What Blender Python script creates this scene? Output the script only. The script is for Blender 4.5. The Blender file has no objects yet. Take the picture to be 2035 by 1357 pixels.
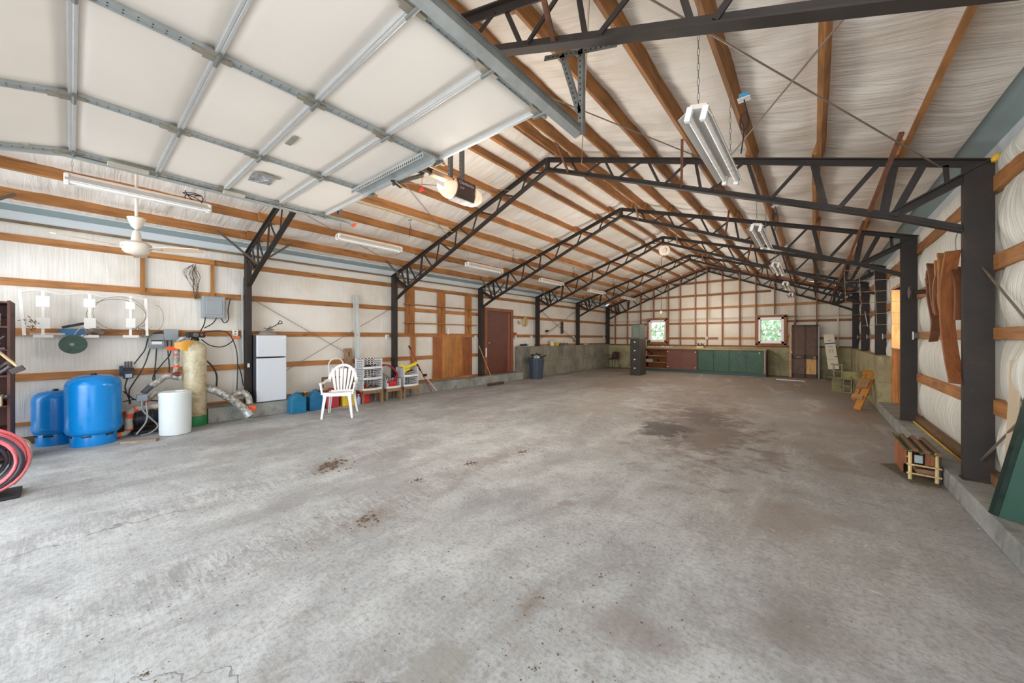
import bpy, math, random
import numpy as np
from mathutils import Vector, Matrix
R = math.radians
rnd = random.Random(7)
SC = bpy.context.scene
COL = SC.collection

# ------------------------------------------------------------------ camera, sky, lights, exposure
cam = bpy.data.cameras.new('camera')
cam.sensor_width = 36.0
cam.lens = 724.16 / 2035 * 36.0
cam.shift_y = -6.58 / 2035
cam.clip_end = 200
camo = bpy.data.objects.new('camera', cam)
COL.objects.link(camo)
camo.location = (0, 0, 1.4315)
camo.rotation_euler = (R(90), 0, 0.6918)
SC.camera = camo

SC.view_settings.view_transform = 'Standard'
SC.view_settings.look = 'None'
SC.view_settings.gamma = 1.0
SC.view_settings.use_curve_mapping = False
SC.view_settings.exposure = 0.72
SC.cycles.max_bounces = 8
SC.cycles.diffuse_bounces = 6
SC.cycles.use_denoising = True
SC.cycles.sample_clamp_indirect = 4.0

world = bpy.data.worlds.new('sky')
SC.world = world
world.use_nodes = True
wn = world.node_tree
wn.nodes['Background'].inputs[0].default_value = (0.86, 0.93, 1.0, 1)
wn.nodes['Background'].inputs[1].default_value = 2.0

def lamp(name, kind, loc, rot, energy, color, sx=1.0, sy=1.0):
    l = bpy.data.lights.new(name, kind)
    l.energy = energy
    l.color = color
    if kind == 'AREA':
        l.shape = 'RECTANGLE'
        l.size = sx
        l.size_y = sy
    if kind == 'POINT':
        l.shadow_soft_size = sx
    o = bpy.data.objects.new(name, l)
    o.location = loc
    o.rotation_euler = rot
    COL.objects.link(o)
    return o

WARM = (1.0, 0.93, 0.84)
# daylight coming in through the open front, and unseen fill lights added down the length of the building
lamp('front_daylight', 'AREA', (-3.4, -4.6, 1.9), (R(94), 0, 0), 330, (0.88, 0.94, 1.0), 9.0, 3.0)
for k, (lx, ly, le) in enumerate([(-3.6, 3.6, 62), (-3.4, 8.0, 52), (-3.4, 12.2, 50), (-3.4, 15.6, 34)]):
    lamp('fill_light', 'POINT', (lx, ly, 2.35), (0, 0, 0), le * 1.3, WARM, 0.5)
lamp('side_daylight', 'AREA', (1.9, 9.3, 1.9), (0, R(90), 0), 28, (1.0, 0.92, 0.8), 1.6, 1.2)

# ------------------------------------------------------------------ mesh helpers
class G:
    def __init__(s):
        s.v = []; s.f = []
    def add(s, vs, fs):
        n = len(s.v)
        s.v += [tuple(p) for p in vs]
        s.f += [tuple(i + n for i in f) for f in fs]
        return s
    def box(s, x0, x1, y0, y1, z0, z1):
        return s.add([(x0,y0,z0),(x1,y0,z0),(x1,y1,z0),(x0,y1,z0),(x0,y0,z1),(x1,y0,z1),(x1,y1,z1),(x0,y1,z1)],
                     [(0,3,2,1),(4,5,6,7),(0,1,5,4),(1,2,6,5),(2,3,7,6),(3,0,4,7)])
    def sweep(s, prof, p, q, up=(0,0,1)):
        """closed 2-D profile (a, b) swept from p to q; a runs sideways, b along up"""
        p = Vector(p); q = Vector(q); d = (q - p).normalized(); up = Vector(up)
        if abs(d.dot(up)) > 0.98: up = Vector((0, 1, 0)) if abs(d.y) < 0.9 else Vector((1, 0, 0))
        a = d.cross(up).normalized(); b = a.cross(d).normalized()
        n = len(prof)
        vs = [p + a * x + b * y for x, y in prof] + [q + a * x + b * y for x, y in prof]
        fs = [(i, (i + 1) % n, n + (i + 1) % n, n + i) for i in range(n)]
        fs += [tuple(range(n - 1, -1, -1)), tuple(range(n, 2 * n))]
        return s.add(vs, fs)
    def bar(s, p, q, w, h, up=(0,0,1)):
        return s.sweep([(-w/2,-h/2),(w/2,-h/2),(w/2,h/2),(-w/2,h/2)], p, q, up)
    def tube(s, pts, r, n=8, closed=False):
        pts = [Vector(p) for p in pts]
        m = len(pts)
        rs = r if isinstance(r, (list, tuple)) else [r] * m
        prev = None; rings = []
        for i, p in enumerate(pts):
            if closed: d = (pts[(i + 1) % m] - pts[i - 1])
            else: d = pts[min(i + 1, m - 1)] - pts[max(i - 1, 0)]
            d.normalize()
            if prev is None:
                u = Vector((0,0,1)) if abs(d.z) < 0.9 else Vector((1,0,0))
                a = d.cross(u).normalized()
            else:
                a = prev - d * prev.dot(d)
                a = a.normalized() if a.length > 1e-6 else d.orthogonal().normalized()
            prev = a; b = d.cross(a)
            rings.append([p + (a * math.cos(2*math.pi*k/n) + b * math.sin(2*math.pi*k/n)) * rs[i] for k in range(n)])
        vs = [v for rg in rings for v in rg]; fs = []
        for i in range(m if closed else m - 1):
            j = (i + 1) % m
            for k in range(n):
                l = (k + 1) % n
                fs.append((i*n+k, i*n+l, j*n+l, j*n+k))
        if not closed:
            fs += [tuple(range(n - 1, -1, -1)), tuple((m - 1) * n + k for k in range(n))]
        return s.add(vs, fs)
    def lathe(s, prof, c=(0,0,0), n=24, axis='z', sx=1.0, sy=1.0):
        """prof: (radius, height) list"""
        vs = []; m = len(prof)
        for r, h in prof:
            for k in range(n):
                a = 2*math.pi*k/n
                x, y, z = r*math.cos(a)*sx, r*math.sin(a)*sy, h
                if axis == 'y': x, y, z = x, h, y
                if axis == 'x': x, y, z = h, x, y
                vs.append((c[0]+x, c[1]+y, c[2]+z))
        fs = []
        for i in range(m - 1):
            for k in range(n):
                l = (k + 1) % n
                f = (i*n+k, i*n+l, (i+1)*n+l, (i+1)*n+k)
                fs.append(f if axis != 'y' else f[::-1])
        fs += [tuple(range(n - 1, -1, -1)), tuple((m - 1) * n + k for k in range(n))]
        return s.add(vs, fs)
    def prism(s, poly, t0, t1, axis='x'):
        """polygon in the other two axes (x: (y,z); y: (x,z); z: (x,y)) extruded along axis"""
        def P(a, b, t):
            return {'x': (t, a, b), 'y': (a, t, b), 'z': (a, b, t)}[axis]
        n = len(poly)
        vs = [P(a, b, t0) for a, b in poly] + [P(a, b, t1) for a, b in poly]
        fs = [(i, (i+1) % n, n + (i+1) % n, n + i) for i in range(n)]
        fs += [tuple(range(n - 1, -1, -1)), tuple(range(n, 2*n))]
        return s.add(vs, fs)
    def grid(s, fn, nu, nv):
        vs = [fn(i / nu, j / nv) for i in range(nu + 1) for j in range(nv + 1)]
        w = nv + 1
        fs = [(i*w+j, (i+1)*w+j, (i+1)*w+j+1, i*w+j+1) for i in range(nu) for j in range(nv)]
        return s.add(vs, fs)
    def sheet(s, fn, nu, nv, t):
        """grid with real thickness: fn gives the point, t an offset vector"""
        n0 = len(s.v)
        s.grid(fn, nu, nv)
        w = nv + 1; n = (nu + 1) * w
        s.v += [(a + t[0], b + t[1], c + t[2]) for a, b, c in s.v[n0:n0 + n]]
        for i in range(nu):
            for j in range(nv):
                s.f.append((n0+n+i*w+j, n0+n+i*w+j+1, n0+n+(i+1)*w+j+1, n0+n+(i+1)*w+j))
        ed = [i*w for i in range(nu + 1)] + [nu*w + j for j in range(1, nv + 1)] + [i*w + nv for i in range(nu - 1, -1, -1)] + [j for j in range(nv - 1, 0, -1)]
        for a, b in zip(ed, ed[1:] + ed[:1]):
            s.f.append((n0+b, n0+a, n0+n+a, n0+n+b))
        return s
    def xf(s, m, start=0):
        s.v[start:] = [tuple(m @ Vector(p)) for p in s.v[start:]]
        return s

def props(o, label=None, cat=None, group=None, kind=None):
    if label: o['label'] = label
    if cat: o['category'] = cat
    if group: o['group'] = group
    if kind: o['kind'] = kind
    return o

def root_of(o):
    while o.parent: o = o.parent
    return o

def make(name, g, m, parent=None, smooth=False, bev=0.0, seg=2, L=False, label=None, cat=None, group=None, kind=None, base=True):
    """link one mesh object. World coordinates unless L; children are moved into their thing's frame."""
    vs = g.v
    loc = (0, 0, 0)
    if parent is not None and not L:
        rt = root_of(parent)
        inv = (Matrix.Translation(rt.location) @ Matrix.Rotation(rt.rotation_euler[2], 4, 'Z')).inverted()
        vs = [tuple(inv @ Vector(p)) for p in vs]
        if parent is not rt and parent.location.length > 0:
            vs = [tuple(Vector(p) - parent.location) for p in vs]
    if parent is None and base:
        xs = [p[0] for p in vs]; ys = [p[1] for p in vs]; zs = [p[2] for p in vs]
        loc = ((min(xs) + max(xs)) / 2, (min(ys) + max(ys)) / 2, min(zs))
        vs = [(a - loc[0], b - loc[1], c - loc[2]) for a, b, c in vs]
    me = bpy.data.meshes.new(name)
    me.from_pydata(vs, [], g.f)
    me.update()
    if smooth:
        me.polygons.foreach_set('use_smooth', [True] * len(me.polygons))
        if smooth != 'all':
            try: me.set_sharp_from_angle(angle=R(38))
            except Exception: pass
    me.materials.append(m)
    o = bpy.data.objects.new(name, me)
    o.location = loc
    COL.objects.link(o)
    if parent is not None: o.parent = parent
    if bev:
        b = o.modifiers.new('bevel', 'BEVEL'); b.width = bev; b.segments = seg; b.limit_method = 'ANGLE'
    return props(o, label, cat, group, kind)

def thing(name, label, cat, loc, rz=0.0, group=None, kind=None):
    o = bpy.data.objects.new(name, None)
    o.empty_display_size = 0.1
    COL.objects.link(o)
    o.location = loc; o.rotation_euler = (0, 0, rz)
    return props(o, label, cat, group, kind)

def dup(root, loc, rz=None, label=None, group=None):
    def cp(o, par):
        c = o.copy(); COL.objects.link(c)
        if par is not None: c.parent = par
        for ch in list(o.children): cp(ch, c)
        return c
    r = cp(root, None)
    r.location = loc
    if rz is not None: r.rotation_euler = (0, 0, rz)
    if label: r['label'] = label
    if group: r['group'] = group
    return r

def arc(cx, cz, r, a0, a1, n):
    return [(cx + r * math.cos(R(a0 + (a1 - a0) * i / n)), cz + r * math.sin(R(a0 + (a1 - a0) * i / n))) for i in range(n + 1)]

def spline(pts, k=6):
    """Catmull-Rom through the points"""
    P = [Vector(p) for p in pts]
    P = [P[0] * 2 - P[1]] + P + [P[-1] * 2 - P[-2]]
    out = []
    for i in range(1, len(P) - 2):
        for j in range(k):
            t = j / k
            out.append(0.5 * ((2*P[i]) + (P[i+1]-P[i-1])*t + (2*P[i-1]-5*P[i]+4*P[i+1]-P[i+2])*t*t + (3*P[i]-P[i-1]-3*P[i+1]+P[i+2])*t**3))
    out.append(P[-2])
    return out

# ------------------------------------------------------------------ materials
def lin(c):
    return tuple(((x / 255) / 12.92 if x / 255 <= 0.04045 else ((x / 255 + 0.055) / 1.055) ** 2.4) for x in c) + (1,)

class NT:
    def __init__(s, name):
        s.m = bpy.data.materials.new(name); s.m.use_nodes = True
        s.t = s.m.node_tree; s.b = s.t.nodes['Principled BSDF']
        g = s.t.nodes.new('ShaderNodeNewGeometry'); s.pos = g.outputs['Position']; s.nrm = g.outputs['Normal']
        s.rand = s.t.nodes.new('ShaderNodeObjectInfo').outputs['Random']
    def link(s, a, b):
        s.t.links.new(a, b)
    def put(s, sock, v):
        if hasattr(v, 'is_linked') or isinstance(v, bpy.types.NodeSocket): s.t.links.new(v, sock)
        else: sock.default_value = v
    def math(s, op, a, b=0.0, c=None, clamp=False):
        n = s.t.nodes.new('ShaderNodeMath'); n.operation = op; n.use_clamp = clamp
        s.put(n.inputs[0], a); s.put(n.inputs[1], b)
        if c is not None: s.put(n.inputs[2], c)
        return n.outputs[0]
    def scale(s, v, sc):
        n = s.t.nodes.new('ShaderNodeMapping'); n.inputs['Scale'].default_value = sc
        s.link(v, n.inputs['Vector']); return n.outputs[0]
    def noise(s, vec, scale=5, detail=3, rough=0.55, dist=0.0):
        n = s.t.nodes.new('ShaderNodeTexNoise'); n.inputs['Scale'].default_value = scale
        n.inputs['Detail'].default_value = detail; n.inputs['Roughness'].default_value = rough
        n.inputs['Distortion'].default_value = dist
        s.link(vec, n.inputs['Vector']); return n.outputs['Fac']
    def ramp(s, fac, stops):
        n = s.t.nodes.new('ShaderNodeValToRGB'); e = n.color_ramp.elements
        while len(e) < len(stops): e.new(0.5)
        for i, (p, c) in enumerate(stops): e[i].position = p; e[i].color = c
        s.put(n.inputs[0], fac); return n.outputs[0]
    def rr(s, fac, a, b, c=0.0, d=1.0):
        n = s.t.nodes.new('ShaderNodeMapRange'); n.clamp = True
        s.put(n.inputs[0], fac)
        for i, v in enumerate((a, b, c, d)): s.put(n.inputs[i + 1], v)
        return n.outputs[0]
    def mix(s, fac, a, b, mode='MIX'):
        n = s.t.nodes.new('ShaderNodeMix'); n.data_type = 'RGBA'; n.blend_type = mode
        s.put(n.inputs[0], fac); s.put(n.inputs[6], a); s.put(n.inputs[7], b); return n.outputs[2]
    def sep(s, v):
        n = s.t.nodes.new('ShaderNodeSeparateXYZ'); s.link(v, n.inputs[0]); return n.outputs
    def bump(s, h, strength=0.3, dist=0.01):
        n = s.t.nodes.new('ShaderNodeBump'); n.inputs['Strength'].default_value = strength
        n.inputs['Distance'].default_value = dist; s.link(h, n.inputs['Height'])
        s.link(n.outputs[0], s.b.inputs['Normal'])
    def out(s, col, rough=0.6, metal=0.0):
        s.put(s.b.inputs['Base Color'], col)
        s.put(s.b.inputs['Roughness'], rough); s.put(s.b.inputs['Metallic'], metal)
        return s.m

_C = {}
def pm(c, rough=0.55, metal=0.0, var=0.10, sc=6.0, bump=0.0, name=None):
    """plain painted / plastic / metal surface with slight mottling"""
    key = (c, rough, metal, var, sc, bump)
    if key in _C: return _C[key]
    n = NT(name or 'surface_%d_%d_%d' % c)
    f = n.noise(n.pos, sc, 4, 0.6)
    k = n.rr(f, 0.3, 0.7, 1 - var, 1 + var * 0.6)
    mm = n.t.nodes.new('ShaderNodeMix'); mm.data_type = 'RGBA'; mm.blend_type = 'MULTIPLY'; mm.inputs[0].default_value = 1
    mm.inputs[6].default_value = lin(c)
    cc = n.t.nodes.new('ShaderNodeCombineColor'); [n.link(k, cc.inputs[i]) for i in range(3)]
    n.link(cc.outputs[0], mm.inputs[7])
    r2 = n.rr(n.noise(n.pos, sc * 3, 3), 0.3, 0.7, max(0.03, rough - 0.08), min(1, rough + 0.1))
    if bump: n.bump(n.noise(n.pos, sc * 12, 4), bump, 0.004)
    _C[key] = n.out(mm.outputs[2], r2, metal)
    return _C[key]

def wood(c, axis='y', rough=0.65, var=0.25, dark=0.55, knots=True, name='wood'):
    key = ('w', c, axis, rough, var, dark, knots)
    if key in _C: return _C[key]
    n = NT(name)
    s = {'x': (0.9, 14, 14), 'y': (14, 0.9, 14), 'z': (14, 14, 0.9)}[axis]
    v = n.t.nodes.new('ShaderNodeVectorMath'); v.operation = 'ADD'
    cb = n.t.nodes.new('ShaderNodeCombineXYZ')
    o = n.math('MULTIPLY', n.rand, 37.0)
    for i in range(3): n.link(o, cb.inputs[i])
    n.link(n.pos, v.inputs[0]); n.link(cb.outputs[0], v.inputs[1])
    p = n.scale(v.outputs[0], s)
    f = n.noise(p, 1.6, 5, 0.6, 1.2)
    base = Vector(lin(c)[:3])
    col = n.ramp(f, [(0.28, tuple(base * dark) + (1,)), (0.5, tuple(base) + (1,)), (0.74, tuple(base * 1.3) + (1,))])
    big = n.noise(v.outputs[0], 2.2, 3)
    k = n.math('MULTIPLY', n.rr(big, 0.3, 0.7, 1 - var, 1 + var * 0.5), n.rr(n.rand, 0, 1, 0.82, 1.12))
    cc = n.t.nodes.new('ShaderNodeCombineColor'); [n.link(k, cc.inputs[i]) for i in range(3)]
    col = n.mix(1.0, col, cc.outputs[0], 'MULTIPLY')
    if knots:
        vo = n.t.nodes.new('ShaderNodeTexVoronoi'); vo.inputs['Scale'].default_value = 1.0
        s2 = {'x': (1.6, 6, 6), 'y': (6, 1.6, 6), 'z': (6, 6, 1.6)}[axis]
        n.link(n.scale(v.outputs[0], s2), vo.inputs['Vector'])
        kn = n.rr(vo.outputs['Distance'], 0.05, 0.12, 0.75, 0.0)
        col = n.mix(kn, col, tuple(base * 0.22) + (1,))
    n.bump(f, 0.25, 0.004)
    _C[key] = n.out(col, rough)
    return _C[key]

def vinyl(name, c, fold, fs=26.0, amp=0.6, tint=0.12, glow=None):
    """white vinyl-faced insulation; fold = scale vector, small along the fold lines"""
    n = NT(name)
    p = n.scale(n.pos, fold)
    f1 = n.noise(p, 1.0, 4, 0.6, 0.6)
    f2 = n.noise(n.pos, 1.1, 4, 0.6)
    f3 = n.noise(n.scale(n.pos, tuple(x * 3.1 for x in fold)), 1.0, 2, 0.5)
    h = n.math('ADD', f1, n.math('MULTIPLY', f3, 0.35))
    base = Vector(lin(c)[:3])
    col = n.ramp(f2, [(0.3, (base[0]*(1-tint*1.0), base[1]*(1-tint*1.25), base[2]*(1-tint*1.7), 1)), (0.52, tuple(base) + (1,)), (0.75, tuple(base * 1.04) + (1,))])
    n.bump(h, amp, 0.03)
    return n.out(col, 0.5)

def steel_paint():
    n = NT('dark_primer_steel')
    f = n.noise(n.pos, 4, 5, 0.65); g = n.noise(n.pos, 30, 4, 0.7)
    nz = n.sep(n.nrm)[2]
    dust = n.math('MULTIPLY', n.rr(nz, 0.2, 0.9), n.rr(f, 0.4, 0.65))
    col = n.ramp(f, [(0.3, lin((34, 28, 24))), (0.6, lin((47, 38, 32))), (0.8, lin((70, 53, 41)))])
    col = n.mix(n.math('MULTIPLY', dust, 0.7), col, lin((120, 98, 80)))
    col = n.mix(n.rr(g, 0.66, 0.74, 0, 0.5), col, lin((128, 88, 60)))
    n.bump(g, 0.15, 0.003)
    return n.out(col, 0.66, 0.0)

def concrete(name, c1, c2, c3, sc=1.2, streak=False, moss=0.0):
    n = NT(name)
    f = n.noise(n.pos, sc, 6, 0.65, 0.4)
    g = n.noise(n.pos, 45, 4, 0.7)
    m2 = n.noise(n.scale(n.pos, (1.6, 1.6, 0.8)), sc * 1.4, 5, 0.7, 0.8)
    col = n.ramp(f, [(0.32, lin(c1)), (0.52, lin(c2)), (0.72, lin(c3))])
    col = n.mix(n.rr(g, 0.35, 0.7, 0.0, 0.22), col, lin((60, 54, 48)))
    col = n.mix(n.rr(m2, 0.52, 0.66, 0, 0.55), col, lin((86, 80, 66)))
    if moss: col = n.mix(n.rr(n.noise(n.pos, 1.7, 5, 0.7), 0.42, 0.62, 0, moss), col, lin((104, 108, 58)))
    z = n.sep(n.pos)[2]
    ln = n.math('ABSOLUTE', n.math('SUBTRACT', z, 0.56))
    if streak: col = n.mix(n.rr(ln, 0.0, 0.012, 0.5, 0), col, lin((70, 66, 54)))
    n.bump(n.math('ADD', g, n.math('MULTIPLY', m2, 1.5)), 0.3, 0.008)
    return n.out(col, 0.85)

STEEL = steel_paint()
GALV = pm((178, 182, 180), 0.42, 0.35, 0.14, 9)
GALVD = pm((128, 130, 126), 0.45, 0.4, 0.2, 9)
ALU = pm((214, 214, 212), 0.35, 0.25, 0.05, 8)
EAVE = pm((150, 166, 168), 0.5, 0.05, 0.03, 2)
EAVEL = pm((206, 212, 214), 0.5, 0.05, 0.03, 2)
WOODY = wood((174, 118, 66), 'y')
WOODYR = wood((166, 114, 64), 'y', var=0.3)
WOODX = wood((158, 96, 54), 'x')
WOODZ = wood((158, 98, 58), 'z')
WHITE = pm((232, 230, 226), 0.4, 0, 0.05)
BLACK = pm((26, 26, 28), 0.45, 0, 0.1)
RUBBER = pm((22, 21, 22), 0.6, 0, 0.1)
GREYB = pm((150, 158, 162), 0.45, 0.1, 0.06)
TAPE = pm((240, 84, 36), 0.5, 0, 0.08)

# ------------------------------------------------------------------ building dimensions
WL, WR = -8.20, 1.27          # inner faces of the wall insulation
YF, YE = -1.15, 17.42
XR = -3.456                   # ridge line
SL = 0.3185                   # roof slope
YP = [2.059 + 3.05 * i for i in range(-1, 6)]      # truss frames
def zt(x): return 4.43 - SL * abs(x - XR)           # centre of the top chord
def zroof(x): return zt(x) + 0.035

# ------------------------------------------------------------------ floor
def floor_mat():
    n = NT('worn_concrete_floor')
    x, y, z = n.sep(n.pos)
    big = n.noise(n.pos, 0.5, 5, 0.6, 0.5)
    mid = n.noise(n.pos, 2.3, 6, 0.65, 0.4)
    fine = n.noise(n.pos, 38, 5, 0.75)
    brush = n.noise(n.scale(n.pos, (2.0, 60, 1)), 1.0, 3, 0.6)
    base = n.ramp(mid, [(0.3, lin((148, 149, 149))), (0.5, lin((168, 169, 168))), (0.72, lin((188, 189, 188)))])
    # brown dirt trodden in plus dimmer light painted in, both stronger towards back and right
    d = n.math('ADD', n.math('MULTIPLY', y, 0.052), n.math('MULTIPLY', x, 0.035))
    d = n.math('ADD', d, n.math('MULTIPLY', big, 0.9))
    dirt_dim = n.rr(d, 0.52, 1.05, 0, 0.9)
    col = n.mix(dirt_dim, base, lin((134, 115, 96)))
    drift = n.noise(n.scale(n.pos, (1.7, 0.55, 1)), 1.0, 5, 0.68, 1.0)
    col = n.mix(n.rr(drift, 0.49, 0.66, 0, 0.55), col, lin((134, 131, 128)))
    col = n.mix(n.rr(drift, 0.46, 0.34, 0, 0.35), col, lin((204, 202, 198)))
    patch = n.noise(n.scale(n.pos, (1, 1, 1)), 6.0, 5, 0.7, 0.6)
    col = n.mix(n.rr(patch, 0.54, 0.66, 0, 0.42), col, lin((130, 122, 115)))
    col = n.mix(n.rr(n.noise(n.pos, 14, 5, 0.75), 0.52, 0.66, 0, 0.22), col, lin((128, 122, 116)))
    col = n.mix(n.rr(fine, 0.48, 0.66, 0, 0.5), col, lin((108, 100, 92)))
    col = n.mix(n.rr(fine, 0.45, 0.28, 0, 0.25), col, lin((206, 204, 200)))
    # drawn-out scuffs left by tyres, two lanes
    dn = n.noise(n.pos, 1.4, 4, 0.7)
    sx = n.math('ADD', x, n.math('MULTIPLY', dn, 0.5))
    tread = n.noise(n.scale(n.pos, (5.0, 26, 1)), 1.0, 3, 0.6, 1.5)
    for cx, w, s in ((-3.95, 0.34, 0.5), (-2.65, 0.36, 0.62)):
        a = n.math('ABSOLUTE', n.math('SUBTRACT', sx, cx))
        k = n.math('MULTIPLY', n.rr(a, w * 0.4, w, 1, 0), n.rr(tread, 0.48, 0.62, 0, s))
        k = n.math('MULTIPLY', k, n.rr(big, 0.35, 0.55, 0.3, 1))
        col = n.mix(k, col, lin((132, 128, 128)))
        k2 = n.math('MULTIPLY', n.rr(a, w * 0.4, w, 1, 0), n.rr(tread, 0.44, 0.36, 0, 0.28))
        col = n.mix(k2, col, lin((196, 192, 186)))
    # stains: centre, radii, turn, colour, strength
    def stain(cx, cy, rx, ry, rot, c, s, soft=0.5):
        nonlocal col
        m = n.t.nodes.new('ShaderNodeMapping'); m.vector_type = 'TEXTURE'
        m.inputs['Location'].default_value = (cx, cy, 0); m.inputs['Rotation'].default_value = (0, 0, R(rot)); m.inputs['Scale'].default_value = (rx, ry, 1)
        n.link(n.pos, m.inputs['Vector'])
        mx = n.sep(m.outputs[0])
        r2 = n.math('SQRT', n.math('ADD', n.math('MULTIPLY', mx[0], mx[0]), n.math('MULTIPLY', mx[1], mx[1])))
        r2 = n.math('ADD', r2, n.math('MULTIPLY', n.math('ADD', n.math('SUBTRACT', mid, 0.5), n.math('SUBTRACT', patch, 0.5)), 2.0))
        k = n.rr(r2, 1.0 - soft, 1.0, s, 0)
        col = n.mix(k, col, lin(c))
    stain(-1.45, 6.6, 1.0, 2.6, 14, (104, 84, 70), 0.8, 0.6)
    stain(-1.75, 5.95, 0.42, 0.65, 10, (52, 42, 40), 0.85, 0.5)
    stain(-1.6, 7.4, 0.4, 1.0, 20, (62, 50, 46), 0.75, 0.6)
    stain(-2.2, 9.2, 1.2, 2.6, 10, (104, 84, 70), 0.6, 0.7)
    stain(-4.6, 11.0, 1.0, 1.8, 0, (126, 104, 88), 0.55, 0.6)
    stain(-3.0, 12.6, 1.8, 1.5, 0, (112, 90, 74), 0.5, 0.7)
    stain(-6.4, 1.8, 0.35, 0.55, 35, (140, 132, 126), 0.55, 0.3)
    stain(-5.6, 1.15, 0.16, 0.3, 20, (150, 144, 138), 0.5, 0.3)
    stain(-1.27, 0.99, 0.15, 0.18, 0, (134, 130, 122), 0.7, 0.25)
    stain(-0.72, 1.75, 0.36, 0.22, 20, (128, 116, 108), 0.6, 0.9)
    stain(-0.17, 2.2, 0.46, 0.3, 0, (124, 114, 106), 0.55, 0.95)
    stain(-2.72, 1.55, 0.2, 0.5, 10, (122, 108, 96), 0.6, 0.95)
    stain(-4.15, 1.85, 0.22, 0.3, 30, (116, 102, 90), 0.6, 0.95)
    stain(-2.9, 3.2, 0.25, 1.1, 0, (124, 112, 102), 0.5, 0.95)
    stain(-3.9, 2.6, 0.4, 0.9, 15, (128, 124, 124), 0.6, 0.9)
    stain(-3.55, 1.2, 0.22, 0.5, 20, (136, 134, 134), 0.6, 0.9)
    stain(-2.15, 2.5, 0.3, 0.5, 0, (122, 120, 120), 0.5, 0.9)
    stain(-1.18, 1.6, 0.06, 0.2, 12, (120, 104, 92), 0.6, 0.8)
    stain(-1.66, 2.75, 0.07, 0.09, 0, (132, 124, 118), 0.7, 0.3)
    stain(-0.4, 5.45, 0.16, 0.3, 0, (122, 106, 92), 0.55, 0.5)
    stain(0.15, 5.6, 0.22, 0.4, 0, (126, 110, 96), 0.5, 0.6)
    stain(-3.1, 1.95, 0.55, 0.35, 30, (140, 136, 134), 0.55, 0.6)
    stain(-0.1, 3.6, 0.5, 0.6, 0, (142, 128, 116), 0.5, 0.7)
    stain(-4.9, 4.8, 0.8, 0.6, 0, (150, 140, 132), 0.45, 0.6)
    # white lime flecks on the right
    lf = n.noise(n.scale(n.pos, (7, 7, 1)), 1.3, 4, 0.7, 0.5)
    rk = n.math('MULTIPLY', n.rr(lf, 0.66, 0.74, 0, 0.7), n.rr(x, -1.2, 0.2, 0, 1))
    col = n.mix(rk, col, lin((226, 228, 228)))
    # hairline cracks
    vo = n.t.nodes.new('ShaderNodeTexVoronoi'); vo.feature = 'DISTANCE_TO_EDGE'; vo.inputs['Scale'].default_value = 0.33
    ad = n.t.nodes.new('ShaderNodeVectorMath'); ad.operation = 'MULTIPLY_ADD'
    nn = n.t.nodes.new('ShaderNodeTexNoise'); nn.inputs['Scale'].default_value = 2.2; nn.inputs['Detail'].default_value = 6
    n.link(n.pos, nn.inputs['Vector']); n.link(nn.outputs['Color'], ad.inputs[0]); ad.inputs[1].default_value = (0.7, 0.7, 0); n.link(n.pos, ad.inputs[2])
    n.link(ad.outputs[0], vo.inputs['Vector'])
    ck = n.math('MULTIPLY', n.rr(vo.outputs['Distance'], 0.0, 0.0016, 0.65, 0), n.rr(big, 0.48, 0.55, 0, 1))
    col = n.mix(ck, col, lin((84, 78, 74)))
    h = n.math('ADD', n.math('MULTIPLY', fine, 0.6), n.math('ADD', n.math('MULTIPLY', brush, 0.5), n.math('MULTIPLY', mid, 0.6)))
    n.bump(n.math('SUBTRACT', h, ck), 0.35, 0.006)
    return n.out(col, n.rr(mid, 0.3, 0.7, 0.62, 0.85))
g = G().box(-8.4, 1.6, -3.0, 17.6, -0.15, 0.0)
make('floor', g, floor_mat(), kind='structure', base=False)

CURB = concrete('grey_curb_concrete', (128, 130, 126), (152, 154, 148), (172, 172, 166), 2.0)
STEM = concrete('stained_stem_concrete', (112, 108, 96), (146, 142, 128), (168, 164, 150), 1.0, True)
MOSS = concrete('mossy_end_concrete', (140, 132, 100), (172, 162, 124), (190, 180, 142), 1.1, True, 0.3)
# low curbs and the high concrete stem walls at the back
g = G().box(-8.4, -7.80, 1.45, 10.05, 0, 0.25)
make('trim_1', g, CURB, kind='structure', bev=0.01, base=False)
g = G().prism([(-8.4, 0), (-7.9, 0), (-7.93, 1.13), (-8.4, 1.13)], 10.05, 17.6, 'y')
make('trim_2', g, STEM, kind='structure', bev=0.01, base=False)
g = G().box(0.97, 1.6, 0.4, 10.2, 0, 0.17)
make('trim_3', g, CURB, kind='structure', bev=0.012, base=False)
g = G().box(0.985, 1.6, 10.2, 17.2, 0, 1.07)
make('trim_4', g, MOSS, kind='structure', bev=0.01, base=False)
g = G().box(-8.2, 1.3, 17.2, 17.6, 0, 1.08)
make('trim_5', g, MOSS, kind='structure', bev=0.01, base=False)

# ------------------------------------------------------------------ insulated walls
def wob(seed, n=9, fmin=1, fmax=9):
    r = random.Random(seed)
    return [(r.uniform(fmin, fmax), r.uniform(0, 6.28), r.uniform(0.4, 1)) for _ in range(n)]
def wsum(w, t):
    return sum(a * math.sin(f * t + p) for f, p, a in w) / len(w) ** 0.5
GL = [0.86, 0.905, 1.515, 2.18, 2.765]
VW = vinyl('wall_vinyl', (226, 221, 212), (0.6, 12, 0.6), amp=0.28)
VR = vinyl('wall_vinyl_right', (224, 224, 214), (0.6, 10, 0.7), amp=0.7, tint=0.12)
VE = vinyl('end_vinyl', (214, 204, 188), (6, 1, 0.7), amp=0.5)
def pillow(z, levels, top, amp):
    ls = levels + [top]
    for a, b in zip(ls, ls[1:]):
        if a <= z <= b:
            t = (z - a) / (b - a)
            return amp * (math.sin(math.pi * t) ** 0.6 if 0 < t < 1 else 0)
    return 0
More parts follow.
